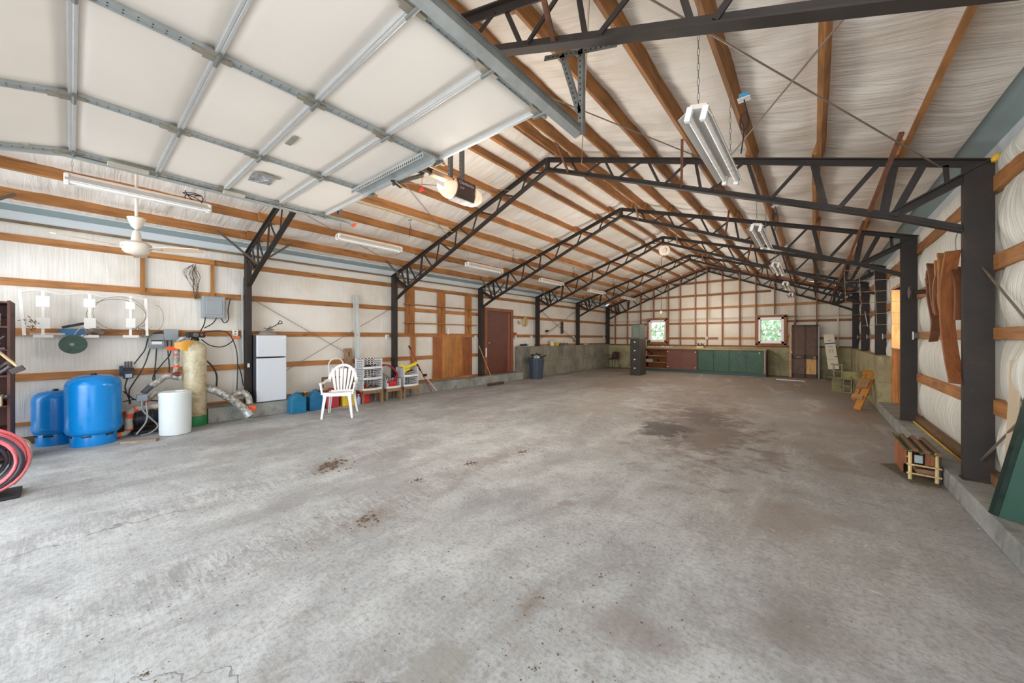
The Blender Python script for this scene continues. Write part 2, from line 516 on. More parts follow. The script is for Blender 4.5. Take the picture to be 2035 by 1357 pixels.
wa, wb_ = wob(1, 9, 1, 7), wob(2, 9, 6, 28)
def left_fn(u, v):
    y = YF + u * (YE - YF); z = 0.0 + v * 3.0
    p = pillow(z, [0.0, 0.24, 0.905, 1.515, 2.18, 2.765], 3.0, 1.0)
    return (WL + p * (0.012 + 0.008 * wsum(wa, y + z * 0.4) + 0.004 * wsum(wb_, y + 0.15 * math.sin(z * 5))), y, z)
wall_left = make('wall_left', G().sheet(left_fn, 460, 44, (-0.1, 0, 0)), VW, smooth='all', kind='structure', base=False)
wc, wd = wob(3, 9, 1, 5), wob(4, 9, 8, 24)
OPN = (8.35, 10.2, 1.24, 2.36)       # opening in the right wall: y0, y1, z0, z1
def right_fn(y0, y1, z0, z1):
    def f(u, v):
        y = y0 + u * (y1 - y0); z = z0 + v * (z1 - z0)
        p = pillow(z, [0.24, 0.85, 1.47, 2.09, 2.765], 3.04, 1.0)
        bay = min(abs(y - q) for q in YP + [YE])
        e = min(1.0, (bay - 0.05) / 0.3) if bay > 0.05 else 0.0
        q = p * (0.10 * (0.3 + 0.7 * e ** 0.5) + 0.018 * wsum(wc, y * 1.3 + z) + 0.008 * wsum(wd, y + 0.2 * math.sin(z * 4)))
        return (WR - max(q, -0.01), y, z)
    return f
g = G()
g.sheet(right_fn(0.4, OPN[0], 0.1, 3.02), 150, 64, (0.1, 0, 0))
g.sheet(right_fn(OPN[0], OPN[1], OPN[3], 3.02), 36, 16, (0.1, 0, 0))
g.sheet(right_fn(OPN[1], YE, 0.1, 3.02), 130, 64, (0.1, 0, 0))
wall_right = make('wall_right', g, VR, smooth='all', kind='structure', base=False)
we = wob(5, 9, 2, 12)
WIN = [(-5.59, 0.30), (-1.29, 0.0)]
def end_piece(x0, x1, z0, z1, ztop=False):
    def f(u, v):
        x = x0 + u * (x1 - x0)
        zz1 = (zroof(x) + 0.12) if ztop else z1
        z = z0 + v * (zz1 - z0)
        return (x, YE + 0.008 * wsum(we, x * 2 + z * 0.6), z)
    return G().sheet(f, max(2, int((x1 - x0) / 0.12)), max(2, int((3.3 if ztop else z1 - z0) / 0.12)), (0, 0.1, 0))
g = G()
segs = [(-8.3, -5.98), (-5.20, -1.70), (-0.88, 1.35)]
for a, b in segs:
    q = end_piece(a, b, 1.0, 2.25); g.add(q.v, q.f)
for a, b in [(-8.3, XR), (XR, 1.35)]:
    q = end_piece(a, b, 2.25, 4, True); g.add(q.v, q.f)
for a, b in [(-5.98, -5.20), (-1.70, -0.88)]:
    q = end_piece(a, b, 1.0, 1.24); g.add(q.v, q.f)
wall_back = make('wall_back', g, VE, smooth='all', kind='structure', base=False)
# front gable, beside and over the open door the photograph is taken from
g = G()
g.prism([(-8.3, 3.1), (1.4, 3.1), (XR, 4.6)], YF - 0.1, YF, 'y')
make('wall_front', g, VE, kind='structure', base=False)

# girts: the horizontal boards of both long walls, one board per bay
def board(par, x0, x1, y0, y1, z0, z1, m, name='board', **k):
    return make(name, G().box(x0, x1, y0, y1, z0, z1), m, par, **k)
bays = [(YF, YP[1])] + list(zip(YP[1:], YP[2:]))
bays[-1] = (bays[-1][0], YP[6])
bays.append((YP[6], YE - 0.01))
for i, (a, b) in enumerate(bays):
    for z0, z1 in ((0.855, 0.955), (1.465, 1.565), (2.13, 2.23), (2.715, 2.81)):
        if i >= 4 and z0 < 1: continue
        if i == 3 and z0 < 1: b2 = 8.16
        if i == 3 and z0 < 2.4:
            # the walk door interrupts the lower boards of this bay
            board(wall_left, WL - 0.01, WL + 0.035, a, 8.40, z0, z1, WOODY)
            if z0 > 1: board(wall_left, WL - 0.01, WL + 0.035, 9.88, b, z0, z1, WOODY)
            continue
        board(wall_left, WL - 0.01, WL + 0.035, a, b, z0, z1, WOODY)
    if i >= 4: board(wall_left, WL - 0.01, WL + 0.06, a, b, 1.13, 1.20, WOODY)
    elif i < 3: board(wall_left, WL - 0.01, WL + 0.05, a, b, 0.25, 0.30, WOODY)
    for z0, z1 in ((0.775, 0.90), (1.42, 1.52), (2.02, 2.15), (2.70, 2.83)):
        if b < 0.5: continue
        a2 = max(a, 0.4)
        if i == 3 and z0 < 2.3:
            board(wall_right, WR - 0.075, WR + 0.02, 10.32, b, z0, z1, WOODY) if z0 > 1.1 else None
            continue
        if i > 3 and z0 < 1.1: continue
        board(wall_right, WR - 0.075, WR + 0.02, a2, b, z0, z1, WOODY)
    if i >= 4: board(wall_right, WR - 0.09, WR + 0.02, a, b, 1.07, 1.13, WOODY)
    elif b > 0.5 and i < 3: board(wall_right, WR - 0.09, WR + 0.02, max(a, 0.4), b, 0.17, 0.26, wood((120, 88, 58), 'y'))

# eave struts (blue-grey channels) and the narrow wood strip under them
for nm, X, sgn, in (('trim_6', -8.2, 1), ('trim_7', 1.27, -1)):
    e = thing(nm, None, None, (X, YF, 3.0), kind='structure')
    zo = 0.0 if sgn > 0 else 0.03
    make('eave_flange', G().prism([(X, 3.115 + zo), (X + sgn * 0.23, 3.185 + zo), (X + sgn * 0.23, 3.192 + zo), (X, 3.122 + zo)], YF, YE, 'y'), EAVE, e)
    make('eave_lip', G().box(*sorted((X + sgn * 0.225, X + sgn * 0.232)), YF, YE, 3.165 + zo, 3.19 + zo), EAVEL, e)
    make('eave_flashing', G().prism([(X, 3.0), (X + sgn * 0.012, 3.0), (X + sgn * 0.02, 3.12 + zo), (X, 3.12 + zo)], YF, YE, 'y'), EAVEL, e)
    make('nailing_strip', G().box(*sorted((X, X + sgn * 0.03)), YF, YE, 2.965, 3.0), wood((142, 118, 92), 'y'), e)

# ------------------------------------------------------------------ roof
VC = vinyl('roof_vinyl', (226, 219, 210), (0.8, 7.5, 0.8), amp=0.7, tint=0.12)
PUR_R = [-3.20, -2.90, -2.36, -1.77, -1.16, -0.58, 0.02, 0.62]
PUR_L = [-3.70, -4.02, -4.60, -5.20, -5.80, -6.38, -6.97, -7.57]
wr1, wr2 = wob(11, 10, 2, 12), wob(12, 10, 12, 46)
def roof_fn(side):
    ps = sorted(PUR_R if side > 0 else PUR_L)
    ed = [XR] + ps + [1.045] if side > 0 else [-7.975] + ps + [XR]
    lo, hi = ed[0], ed[-1]
    def f(u, v):
        x = lo + u * (hi - lo); y = YF + v * (YE - YF)
        for a, b in zip(ed, ed[1:]):
            if a <= x <= b + 1e-9:
                t = (x - a) / (b - a); break
        s = math.sin(math.pi * t) ** 0.7 if 0 < t < 1 else 0
        yy = y + 0.10 * math.sin(x * 2.1) + 0.05 * s
        sag = s * (0.036 + 0.016 * wsum(wr1, yy + 0.3 * math.sin(x * 3.0)) + 0.0065 * wsum(wr2, yy * 1.0 + x * 0.1))
        return (x, y, zroof(x) + 0.156 - sag)
    return f
ceiling = make('ceiling', G().grid(roof_fn(1), 96, 620).grid(roof_fn(-1), 96, 620), VC, smooth='all', kind='structure', base=False)
g = G()
for s in (1, -1):
    x1 = XR + s * 4.95
    g.prism([(XR, 4.72), (x1, 4.72 - SL * 4.95), (x1, 4.76 - SL * 4.95), (XR, 4.76)], YF - 0.1, YE + 0.15, 'y')
make('roof_sheet', g, EAVE, ceiling)
# purlins: boards on edge across the frames, one per bay, lapping at each frame
pm_mesh = {}
def purlin(x, a, b, off):
    s = 1 if x > XR else -1
    n = Vector((s * SL, 0, 1)).normalized(); t = Vector((1, 0, -s * SL)).normalized()
    p0 = Vector((x, 0, zroof(x))) + t * off
    g = G()
    h, w = 0.142, 0.019
    c = [p0 - t * w, p0 + t * w, p0 + t * w + n * h, p0 - t * w + n * h]
    vs = [(q.x, a, q.z) for q in c] + [(q.x, b, q.z) for q in c]
    g.add(vs, [(0, 1, 2, 3), (7, 6, 5, 4), (0, 4, 5, 1), (1, 5, 6, 2), (2, 6, 7, 3), (3, 7, 4, 0)])
    make('purlin', g, WOODYR if x > XR else WOODY, ceiling)
for x in PUR_R + PUR_L:
    for i, (a, b) in enumerate(bays[:-1]):
        purlin(x, a - (0.12 if i else 0), b + 0.12, 0.02 * (1 if i % 2 else -1))
    purlin(x, bays[-1][0] - 0.12, YE, 0.02 * (1 if len(bays) % 2 == 0 else -1))
make('sill_board', G().box(WL - 0.01, WL + 0.04, YF, 1.45, 0.0, 0.10), wood((120, 84, 54), 'y'), wall_left)
make('ridge_board', G().box(XR - 0.09, XR + 0.09, YF, YE, 4.60, 4.62), wood((120, 78, 46), 'y'), ceiling)

# ------------------------------------------------------------------ steel frames
def T(w, h, t, flip=False):
    """T section: flange on top, stem down (or upside down)"""
    s = -1 if flip else 1
    return [(-w/2, s*h/2), (w/2, s*h/2), (w/2, s*(h/2-t)), (t/2, s*(h/2-t)), (t/2, -s*h/2), (-t/2, -s*h/2), (-t/2, s*(h/2-t)), (-w/2, s*(h/2-t))][::s]
WEB = [(-3.14,-3.35,.028), (-2.99,-2.88,.032), (-2.47,-2.74,.032), (-2.41,-2.28,.032), (-1.87,-2.21,.034), (-1.77,-1.62,.034), (-1.27,-1.56,.034), (-1.17,-1.11,.034),
       (-.65,-1.01,.036), (-.60,-.49,.036), (-.09,-.38,.036), (.0,.09,.06), (.49,.20,.045), (.60,.53,.07), (.79,.60,.06)]
def zb(x):
    u = abs(x - XR)
    return 4.28 - 0.4095 * u if u < 4.086 else 2.607 - (u - 4.086) * 0.43
NAMES = ['behind the raised door, mostly out of view', 'nearest the camera, passing just behind the raised door', 'second from the front, springing from the near right post', 'third from the front, its right post beside the hanging wooden bundle bay',
         'fourth from the front, over the high concrete walls', 'fifth from the front, with the round lamp hung before it', 'last one, standing against the studded end wall']
frames = []
for i, Y in enumerate(YP):
    f = thing('roof_truss', 'dark steel roof frame ' + ['at the far left edge, above the shelf of junk', 'nearest in view, half hidden by the raised door', 'second in view, standing left of the plywood racks', 'third in view, standing at the brown walk door',
              'fourth in view, its posts starting on the high concrete', 'fifth in view, one before the end wall', 'farthest, standing close to the studded end wall'][i], 'roof frame', (XR, Y, 0), group='steel roof frames')
    frames.append(f)
    for s in (1, -1):
        def X(x): return x if s > 0 else 2 * XR - x
        if i == 0 and s > 0: continue
        xe = 1.205
        # posts: channels with the web towards the front
        xo, xi = (1.205, 1.03) if s > 0 else (-8.12, -7.96)
        zbase = {(1, 4): 1.07, (1, 5): 1.07, (1, 6): 1.07, (-1, 4): 1.13, (-1, 5): 1.13, (-1, 6): 1.13}.get((s, i), 0.17 if s > 0 else 0.25)
        ztop = 2.97
        a, b = sorted((xi, xo))
        g = G().box(a, b, Y - 0.03, Y - 0.022, zbase, ztop).box(a, a + 0.01, Y - 0.022, Y + 0.05, zbase, ztop).box(b - 0.01, b, Y - 0.022, Y + 0.05, zbase, ztop).box(a - 0.01, b + 0.01, Y - 0.05, Y + 0.07, zbase, zbase + 0.012)
        make('post', g, STEEL, f)
        make('top_chord', G().sweep(T(.085, .07, .012), (XR, Y, zt(XR)), (X(xe), Y, zt(X(xe)))), STEEL, f)
        make('bottom_chord', G().sweep(T(.08, .065, .012, True), (XR, Y, 4.28), (X(.63), Y, zb(.63))).sweep(T(.08, .065, .012, True), (X(.63), Y, zb(.63)), (X(1.04), Y, 2.41)), STEEL, f)
        make('knee_strut', G().sweep(T(.10, .08, .014), (X(.60), Y, 2.63), (X(1.19), Y, 2.95)), STEEL, f)
        for k, (x0, x1, w) in enumerate(WEB):
            dy = 0.012 * (1 if k % 2 else -1)
            make('web', G().bar((X(x0), Y + dy, zt(x0) - 0.02), (X(x1), Y + dy, zb(x1)), 0.012, w, (1, 0, 0)), STEEL, f)
        make('web', G().bar((X(.93), Y, zt(.93) - 0.02), (X(.94), Y, 2.84), 0.012, .035, (1, 0, 0)), STEEL, f)
        if s > 0:
            for (p, q) in (((-3.05, 4.10), (-2.92, 4.33)), ((-1.34, 3.41), (-1.18, 3.74)), ((.43, 2.70), (.58, 3.19))):
                make('flange_brace', G().bar((p[0], Y, p[1]), (q[0], Y - 0.58, q[1]), 0.03, 0.03), wood((112, 72, 52), 'y', knots=False), f)
        else:
            for dy in (-0.55, 0.55):
                make('flange_brace', G().bar((-7.45, Y, 2.72), (-7.50, Y + dy, 3.19), 0.03, 0.03), pm((92, 78, 66), 0.6), f)
    make('ridge_plate', G().box(XR - 0.035, XR + 0.035, Y - 0.02, Y + 0.02, 4.25, 4.45), STEEL, f)

# ------------------------------------------------------------------ end wall framing, windows, pipes
WSTUD = wood((150, 98, 62), 'z', knots=False); WRAIL = wood((148, 96, 58), 'x', knots=False); WYEL = wood((186, 136, 78), 'x', knots=False)
for x in (-7.65, -7.02, -6.37, -5.76, -5.10, -4.59, -3.97, -3.52, -2.95, -2.33, -1.78, -1.17, -.54, .08):
    z0 = 1.14
    if x == -5.76: z0 = 2.36
    if x == -1.17: z0 = 2.36
    make('stud', G().box(x - .02, x + .02, YE - 0.13, YE - 0.04, z0, zroof(x) - 0.03), WSTUD, wall_back)
def rail(x0, x1, z, m=WRAIL, h=.085): make('rail', G().box(x0, x1, YE - 0.045, YE - 0.012, z - h/2, z + h/2), m, wall_back)
rail(-8.15, 1.2, 1.11, h=.07); rail(-8.15, -3.0, 2.71); rail(-3.0, 1.2, 2.72, WYEL, .095)
rail(-8.15, -6.05, 2.08); rail(-5.1, -1.8, 2.08); rail(-.8, 1.2, 2.08)
rail(-8.15, -6.05, 1.43); rail(-5.1, -3.12, 1.43); rail(-2.9, -1.8, 1.43, WYEL); rail(.1, 1.2, 1.43)
rail(-6.4, -1.3, 3.28); rail(-4.9, -2.4, 3.84); rail(-6.4, -6.0, 2.30, h=.03); rail(-.8, -.5, 2.26, h=.03)
g = G()
for s in (1, -1):
    x1 = XR + s * 4.6
    g.prism([(XR, zroof(XR) + .02), (x1, zroof(x1) + .02), (x1, zroof(x1) + .13), (XR, zroof(XR) + .13)], YE - .06, YE - .02, 'y')
make('rake_board', g, wood((186, 120, 76), 'x', knots=False), wall_back)
t = thing('conduit', 'pale vertical pipe on the end wall right of the leaning brown door', 'pipe', (.66, YE - .16, 1.08))
make('pipe', G().tube([(.66, YE - .16, 1.08), (.66, YE - .16, 2.55)], .022, 10), pm((206, 200, 182)), t, smooth=True)
make('clamp', G().box(.63, .69, YE - .17, YE - .05, 2.1, 2.13), GALV, t)

GLASS = NT('window_glass')
GLASS.b.inputs['Transmission Weight'].default_value = 1; GLASS.b.inputs['IOR'].default_value = 1.02
GLASS = GLASS.out((0.97, 0.99, 1, 1), 0.0)
VINYLW = pm((250, 240, 236), 0.4, 0, 0.03)
for k, (x0, x1, z0, z1) in enumerate(((-5.98, -5.20, 1.26, 2.27), (-1.70, -.88, 1.23, 2.24))):
    w = thing('window_%d' % (k + 1), None, None, ((x0 + x1) / 2, YE - .1, z0), kind='structure')
    y0, y1 = YE - .11, YE + .03
    fr = .075
    g = G().box(x0, x1, y0, y1, z1 - fr, z1).box(x0, x1, y0, y1, z0, z0 + fr).box(x0, x0 + fr, y0, y1, z0, z1).box(x1 - fr, x1, y0, y1, z0, z1)
    make('window_frame', g, VINYLW, w)
    zm = (z0 + z1) / 2 - .02
    for nm, a, b, yy in (('upper_sash', zm, z1 - fr, .0), ('lower_sash', z0 + fr, zm + .03, -.03)):
        g = G(); c, d = x0 + fr, x1 - fr; ya, yb = YE - .02 + yy, YE + .0 + yy
        g.box(c, d, ya, yb, b - .035, b).box(c, d, ya, yb, a, a + .035).box(c, c + .03, ya, yb, a, b).box(d - .03, d, ya, yb, a, b)
        sash = make(nm, g, VINYLW, w)
        g = G()
        for j in (1, 2): xx = c + (d - c) * j / 3; g.box(xx - .006, xx + .006, ya + .004, yb - .004, a, b)
        g.box(c, d, ya + .004, yb - .004, (a + b) / 2 - .006, (a + b) / 2 + .006)
        make('muntin', g, WHITE, sash)
        make('pane', G().box(c, d, ya + .008, ya + .012, a, b), GLASS, sash)
    for nm, bx in (('head_trim', (x0 - .09, x1 + .09, z1, z1 + .09)), ('sill_trim', (x0 - .07, x1 + .07, z0 - .12, z0)), ('side_trim', (x0 - .08, x0, z0 - .06, z1)), ('side_trim', (x1, x1 + .09, z0 - .06, z1 + .05))):
        make(nm, G().box(bx[0], bx[1], YE - .14, YE - .03, bx[2], bx[3]), WSTUD if nm == 'side_trim' else WRAIL, w)

# greenery outside the end windows
LEAF = pm((176, 204, 166), 0.8, 0, 0.3, 2.5)
for k, (x, y, r, h, lb) in enumerate(((-2.4, 24, 2.0, 3.0, 'leafy green tree outside the right end window, filling its left half'), (2.4, 27, 2.2, 3.2, 'leafy green tree outside the right end window, filling its right half'),
                                      (-8.6, 25, 2.0, 1.9, 'low green shrub outside the left end window'))):
    t = thing('tree', lb, 'tree', (x, y, 0))
    make('trunk', G().tube([(x, y, 0), (x + .1, y, h * .6)], [.16, .1], 8), pm((90, 78, 62)), t)
    g = G(); rr = random.Random(40 + k)
    for j in range(620):
        a = rr.uniform(0, 6.28); b = math.acos(rr.uniform(-1, 1)); q = r * rr.uniform(.45, 1.0)
        c = Vector((x + q * math.sin(b) * math.cos(a), y + q * math.sin(b) * math.sin(a), h * .62 + q * .75 * math.cos(b)))
        u = Vector((rr.gauss(0, 1), rr.gauss(0, 1), rr.gauss(0, 1))).normalized() * .16; v = u.orthogonal().normalized() * .1
        g.add([c - u, c + v, c + u, c - v], [(0, 1, 2, 3)])
    make('foliage', g, LEAF, t, kind='stuff')
make('outside_ground', G().box(-30, 30, 17.7, 45, -.2, -.1), pm((120, 140, 96), .9, 0, .3, 1.0), kind='structure', base=False)

# ------------------------------------------------------------------ brown walk door in the left wall
d = thing('door_1', None, None, (WL + .05, 9.14, .25), kind='structure')
BR = pm((104, 56, 42), .5, 0, .14, 5); BRF = pm((136, 82, 54), .55, 0, .14, 5)
X0, X1 = WL - .03, WL + .10
g = G().box(X0, X1, 8.42, 8.54, .25, 2.42).box(X0, X1, 9.74, 9.86, .25, 2.42).box(X0, X1 - .002, 8.54, 9.74, 2.32, 2.42)
make('door_frame', g, BRF, d, bev=.004)
make('door_slab', G().box(WL + .0, WL + .045, 8.54, 9.72, .27, 2.32), BR, d, bev=.003)
make('door_stop', G().box(WL + .045, WL + .062, 9.60, 9.72, .27, 2.30), pm((142, 84, 64), .5), d)
k = make('door_knob', G().lathe([(.012, 0), (.012, .03), (.028, .04), (.03, .06), (.018, .075)], (WL + .045, 8.62, 1.28), 14, 'x'), pm((190, 170, 120), .3, .8), d, smooth=True)
make('threshold', G().box(WL, WL + .15, 8.42, 9.86, .25, .275), pm((92, 76, 62)), d)
make('weather_plate', G().box(WL + .1, WL + .112, 8.44, 8.50, .82, 1.12), WHITE, d)

# opening in the right wall with its sunlit jamb boards
w = thing('window_3', None, None, (1.28, 9.3, 1.24), kind='structure')
JB = wood((214, 142, 78), 'z', knots=False)
make('jamb_board', G().box(1.165, 1.42, 10.17, 10.20, .18, 2.36), JB, w)
make('jamb_board', G().box(1.165, 1.42, 8.35, 8.38, .18, 2.36), JB, w)
make('head_board', G().box(1.165, 1.42, 8.38, 10.17, 2.36, 2.40), wood((190, 126, 70), 'y'), w)
make('sill', G().box(1.15, 1.45, 8.38, 10.17, 1.225, 1.25), wood((190, 150, 110), 'y'), w)
make('infill_panel', G().box(1.25, 1.28, 8.38, 10.17, .17, 1.225), wood((176, 118, 58), 'z'), w)
make('pane', G().box(1.40, 1.405, 8.38, 10.17, 1.25, 2.36), GLASS, w)
make('header_panel', G().box(1.20, 1.27, 8.30, 10.25, 2.40, 2.72), wood((170, 108, 56), 'z'), w)

# ------------------------------------------------------------------ raised overhead door
CREAM = pm((240, 230, 218), .5, 0, .035, 1.5)
STILE = pm((206, 206, 204), .38, .35, .06, 8)
Z = 2.88
dr = thing('overhead_door', 'raised cream sectional door on galvanised tracks overhead', 'garage door', (-2.86, 1.0, Z))
DX0, DX1 = -4.42, -1.34
cols = [DX0, -3.39, -2.35, DX1]
secs = []
yy = 1.90
for i in range(4): secs.append(((yy - .475, 0), (yy, 0))); yy -= .475
yy0, dz = yy, 0
for a in (14, 34, 58):
    y1 = yy0 - .475 * math.cos(R(a)); d1 = dz - .475 * math.sin(R(a))
    secs.append(((y1, d1), (yy0, dz))); yy0, dz = y1, d1
for i, ((ya, za), (yb, zb_)) in enumerate(secs):
    sl = Vector((0, yb - ya, zb_ - za)); ln = sl.length; sl.normalize(); nn = Vector((0, -sl.z, sl.y))
    rot = Matrix(((1, 0, 0, 0), (0, sl.y, nn.y, ya), (0, sl.z, nn.z, Z + za), (0, 0, 0, 1)))
    def Q(x0, x1, t0, t1, n0, n1):
        return G().box(x0, x1, t0, t1, n0, n1).xf(rot)
    for a, b in zip(cols, cols[1:]):
        bow = .012
        def pf(u, v, a=a, b=b):
            return (a + u * (b - a), v * ln, .012 - bow * math.sin(math.pi * u) * math.sin(math.pi * v) ** .7)
        make('panel', G().sheet(pf, 10, 6, (0, 0, .03)).xf(rot), CREAM, dr, smooth='all')
    for e, (t0, t1) in enumerate(((.0, .018), (ln - .018, ln))):
        make('seam_rail', Q(DX0, DX1, t0, t1, -.012, .02), STILE, dr, bev=.004)
    for x in cols:
        w_ = .019
        g = Q(x - w_, x + w_, .02, ln - .02, -.006, .012)
        g2 = Q(x - w_, x - w_ + .006, .02, ln - .02, -.016, .0); g.add(g2.v, g2.f)
        st = make('stile', g, GALV, dr)
        g = G()
        for j in range(9):
            for q in (-.012, .012):
                t = .05 + (ln - .1) * j / 8
                c = Q(x + q - .003, x + q + .003, t - .003, t + .003, -.0075, -.004); g.add(c.v, c.f)
        make('rivet', g, BLACK, st, kind='stuff')
    for x in cols:
        g = Q(x - .038, x + .038, ln - .055, ln + .015, -.022, -.006)
        q = Q(x - .012, x + .012, ln - .10, ln + .06, -.026, -.006); g.add(q.v, q.f)
        h = make('hinge', g, pm((176, 170, 156), .4, .7, .2), dr)
        s0 = rot @ Vector((x - .055, ln, -.028)); s1 = rot @ Vector((x + .055, ln, -.028))
        make('hinge_pin', G().tube([s0, s1], .011, 8), GALVD, h, smooth=True)
# stiffening struts with punched flanges across the leading edge of the middle panel
for y in (1.77,):
    g = G().sweep([(-.06, .03), (.06, .03), (.06, -.012), (.054, -.012), (.054, .022), (-.054, .022), (-.054, -.012), (-.06, -.012)], (-3.42, y, Z - .05), (-2.30, y, Z - .05))
    s = make('strut', g, GALV, dr)
    g = G()
    for j in range(40):
        x = -3.40 + 1.08 * j / 39
        g.box(x - .005, x + .005, y - .0615, y - .0595, Z - .055, Z - .04).box(x - .005, x + .005, y + .0595, y + .0615, Z - .055, Z - .04)
    make('slot', g, BLACK, s, kind='stuff')
make('edge_cap', G().box(DX0, DX1, 1.885, 1.905, Z - .015, Z + .045), ALU, dr)
# pull handle, reflective strips and the foil notice taped on the panels
g = G().box(-4.40, -4.36, .25, .45, Z - .06, Z - .03)
make('latch', G().box(-4.41, -4.36, .18, .42, Z - .05, Z - .02), pm((196, 190, 174), .5, .2), dr, bev=.006)
make('latch', G().box(-4.41, -4.36, .93, 1.10, Z - .05, Z - .02), pm((196, 190, 174), .5, .2), dr, bev=.006)
make('latch', G().box(-4.41, -4.36, -.30, -.20, Z - .05, Z - .02), pm((196, 190, 174), .5, .2), dr, bev=.006)
n = NT('crumpled_foil'); f = n.noise(n.pos, 26, 4, .7, 1.5); n.bump(f, 1.0, .02)
FOIL = n.out(n.ramp(n.noise(n.pos, 14, 3), [(.3, lin((150, 150, 152))), (.7, lin((232, 232, 236)))]), .22, .85)
TAPEG = pm((166, 162, 150), .45, .4, .1, 20)
g = G().sheet(lambda u, v: (-3.98 + .25 * u + .02 * v, 1.02 + .17 * v - .02 * u, Z - .008 + .0025 * math.sin(u * 19) * math.sin(v * 13)), 12, 8, (0, 0, .002))
foil = make('foil_notice', g, FOIL, dr, label='crumpled silver foil patch')
make('tape_strip', G().box(-3.74, -3.69, 1.03, 1.20, Z - .014, Z - .011), TAPEG, dr)
make('tape_strip', G().box(-3.02, -2.86, 1.005, 1.045, Z - .006, Z - .001).xf(Matrix.Translation((0, 0, -.002))), TAPEG, dr)
# horizontal tracks, hung from punched angle
def track(nm_lab, x, s, y1):
    t = thing('door_track', nm_lab, 'door track', (x, y1, Z), group='overhead door tracks')
    prof = [(-.05, .045), (-.05, -.02), (-.035, -.05), (.0, -.055), (.02, -.035), (.014, -.035), (-.002, -.047), (-.032, -.043), (-.043, -.018), (-.043, .045)]
    prof = [(a * s * .8, b * .8) for a, b in prof][::(1 if s > 0 else -1)]
    g = G().sweep(prof, (x, y1, Z), (x, -.05, Z))
    for (a, b) in (((-.05, 0), (-.5, -.10)), ((-.5, -.10), (-.82, -.42)), ((-.82, -.42), (-.93, -.9)), ((-.93, -.9), (-.96, -2.7))):
        g.sweep(prof, (x, a[0], Z + a[1]), (x, b[0], Z + b[1]))
    make('track_channel', g, GALV, t)
    xo = x + (.04 if x > -2.8 else -.04)
    make('track_angle', G().box(xo - .003, xo + .003, -.05, y1, Z - .01, Z + .03).box(*sorted((xo, xo + .012 * (1 if x > -2.8 else -1))), -.05, y1, Z + .027, Z + .03), GALVD, t)
    return t
def punched(nm, p, q, par, w=.038, up=(0, 1, 0)):
    a = make(nm, G().sweep([(-w/2, -.002), (w/2, -.002), (w/2, w), (w/2 - .003, w), (w/2 - .003, .002), (-w/2, .002)], p, q, up), GALVD, par)
    g = G(); p = Vector(p); q = Vector(q); n_ = int((q - p).length / .04)
    d_ = (q - p).normalized(); up = Vector(up); sd = d_.cross(up).normalized(); u2 = sd.cross(d_)
    for j in range(1, n_):
        c = p + (q - p) * j / n_
        g.bar(c - u2 * .0028 - d_ * .006, c - u2 * .0028 + d_ * .006, .009, .002, up)
    make('punch_hole', g, BLACK, a, kind='stuff')
    return a
tr = track('right horizontal track of the raised door, galvanised, ending under a hanger', DX1 + .045, 1, 2.26)
punched('hanger_arm', (-1.57, 2.28, 3.545), (-.99, 2.28, 3.36), tr)
punched('hanger_leg', (-1.265, 2.28, 3.46), (-1.265, 2.28, 2.86), tr)
punched('hanger_leg', (-1.42, 2.28, 3.50), (-1.275, 2.28, 3.02), tr)
tl = track('left horizontal track of the raised door, galvanised, end taped orange', DX0 - .035, -1, 2.25)
punched('hanger_leg', (-4.36, 2.02, 3.95), (-4.36, 2.02, 2.90), tl)
punched('hanger_leg', (-4.55, 2.02, 3.60), (-4.36, 2.02, 2.92), tl)
make('end_tape', G().box(-4.47, -4.39, 2.235, 2.255, Z - .05, Z - .02), TAPE, tl)

# ------------------------------------------------------------------ opener
op = thing('door_opener', 'brown motor unit with two glowing white lamp covers hanging under the roof', 'garage door opener', (-2.86, 2.62, 2.86))
OPB = pm((84, 66, 62), .5, 0, .1)
make('motor_housing', G().prism([(-2.955, 3.06), (-2.955, 2.93), (-2.93, 2.865), (-2.79, 2.865), (-2.765, 2.93), (-2.765, 3.06)], 2.47, 2.74, 'y'), OPB, op, bev=.012)
# lettering-like marks of the maker on the end and side of the housing
def text(body, size, mat_, par, loc, rot, name='lettering', ext=.0008, align='CENTER', sx=1.0):
    c = bpy.data.curves.new(name, 'FONT'); c.body = body; c.size = size; c.extrude = ext; c.align_x = align; c.align_y = 'CENTER'
    o = bpy.data.objects.new(name, c); COL.objects.link(o)
    dg = bpy.context.evaluated_depsgraph_get(); dg.update()
    me = bpy.data.meshes.new_from_object(o.evaluated_get(dg)); bpy.data.objects.remove(o)
    e = Matrix.Translation(loc) @ (rot.to_matrix().to_4x4() if hasattr(rot, 'to_matrix') else rot) @ Matrix.Diagonal((sx, 1, 1, 1))
    g = G().add([tuple(e @ v.co) for v in me.vertices], [tuple(p.vertices) for p in me.polygons])
    bpy.data.meshes.remove(me)
    return make(name, g, mat_, par)
from mathutils import Euler
text('Chamberlain', .045, pm((214, 196, 200), .5), op, (-2.764, 2.605, 3.02), Euler((R(90), 0, R(90))), sx=.9)
text('1/2 HP', .022, pm((214, 196, 200), .5), op, (-2.764, 2.54, 2.965), Euler((R(90), 0, R(90))))
LC = NT('lamp_cover'); LC.b.inputs['Emission Color'].default_value = (1.0, .72, .45, 1); LC.b.inputs['Emission Strength'].default_value = 0.35
LC.b.inputs['Subsurface Weight'].default_value = 0.0
LC = LC.out(lin((236, 220, 196)), .4)
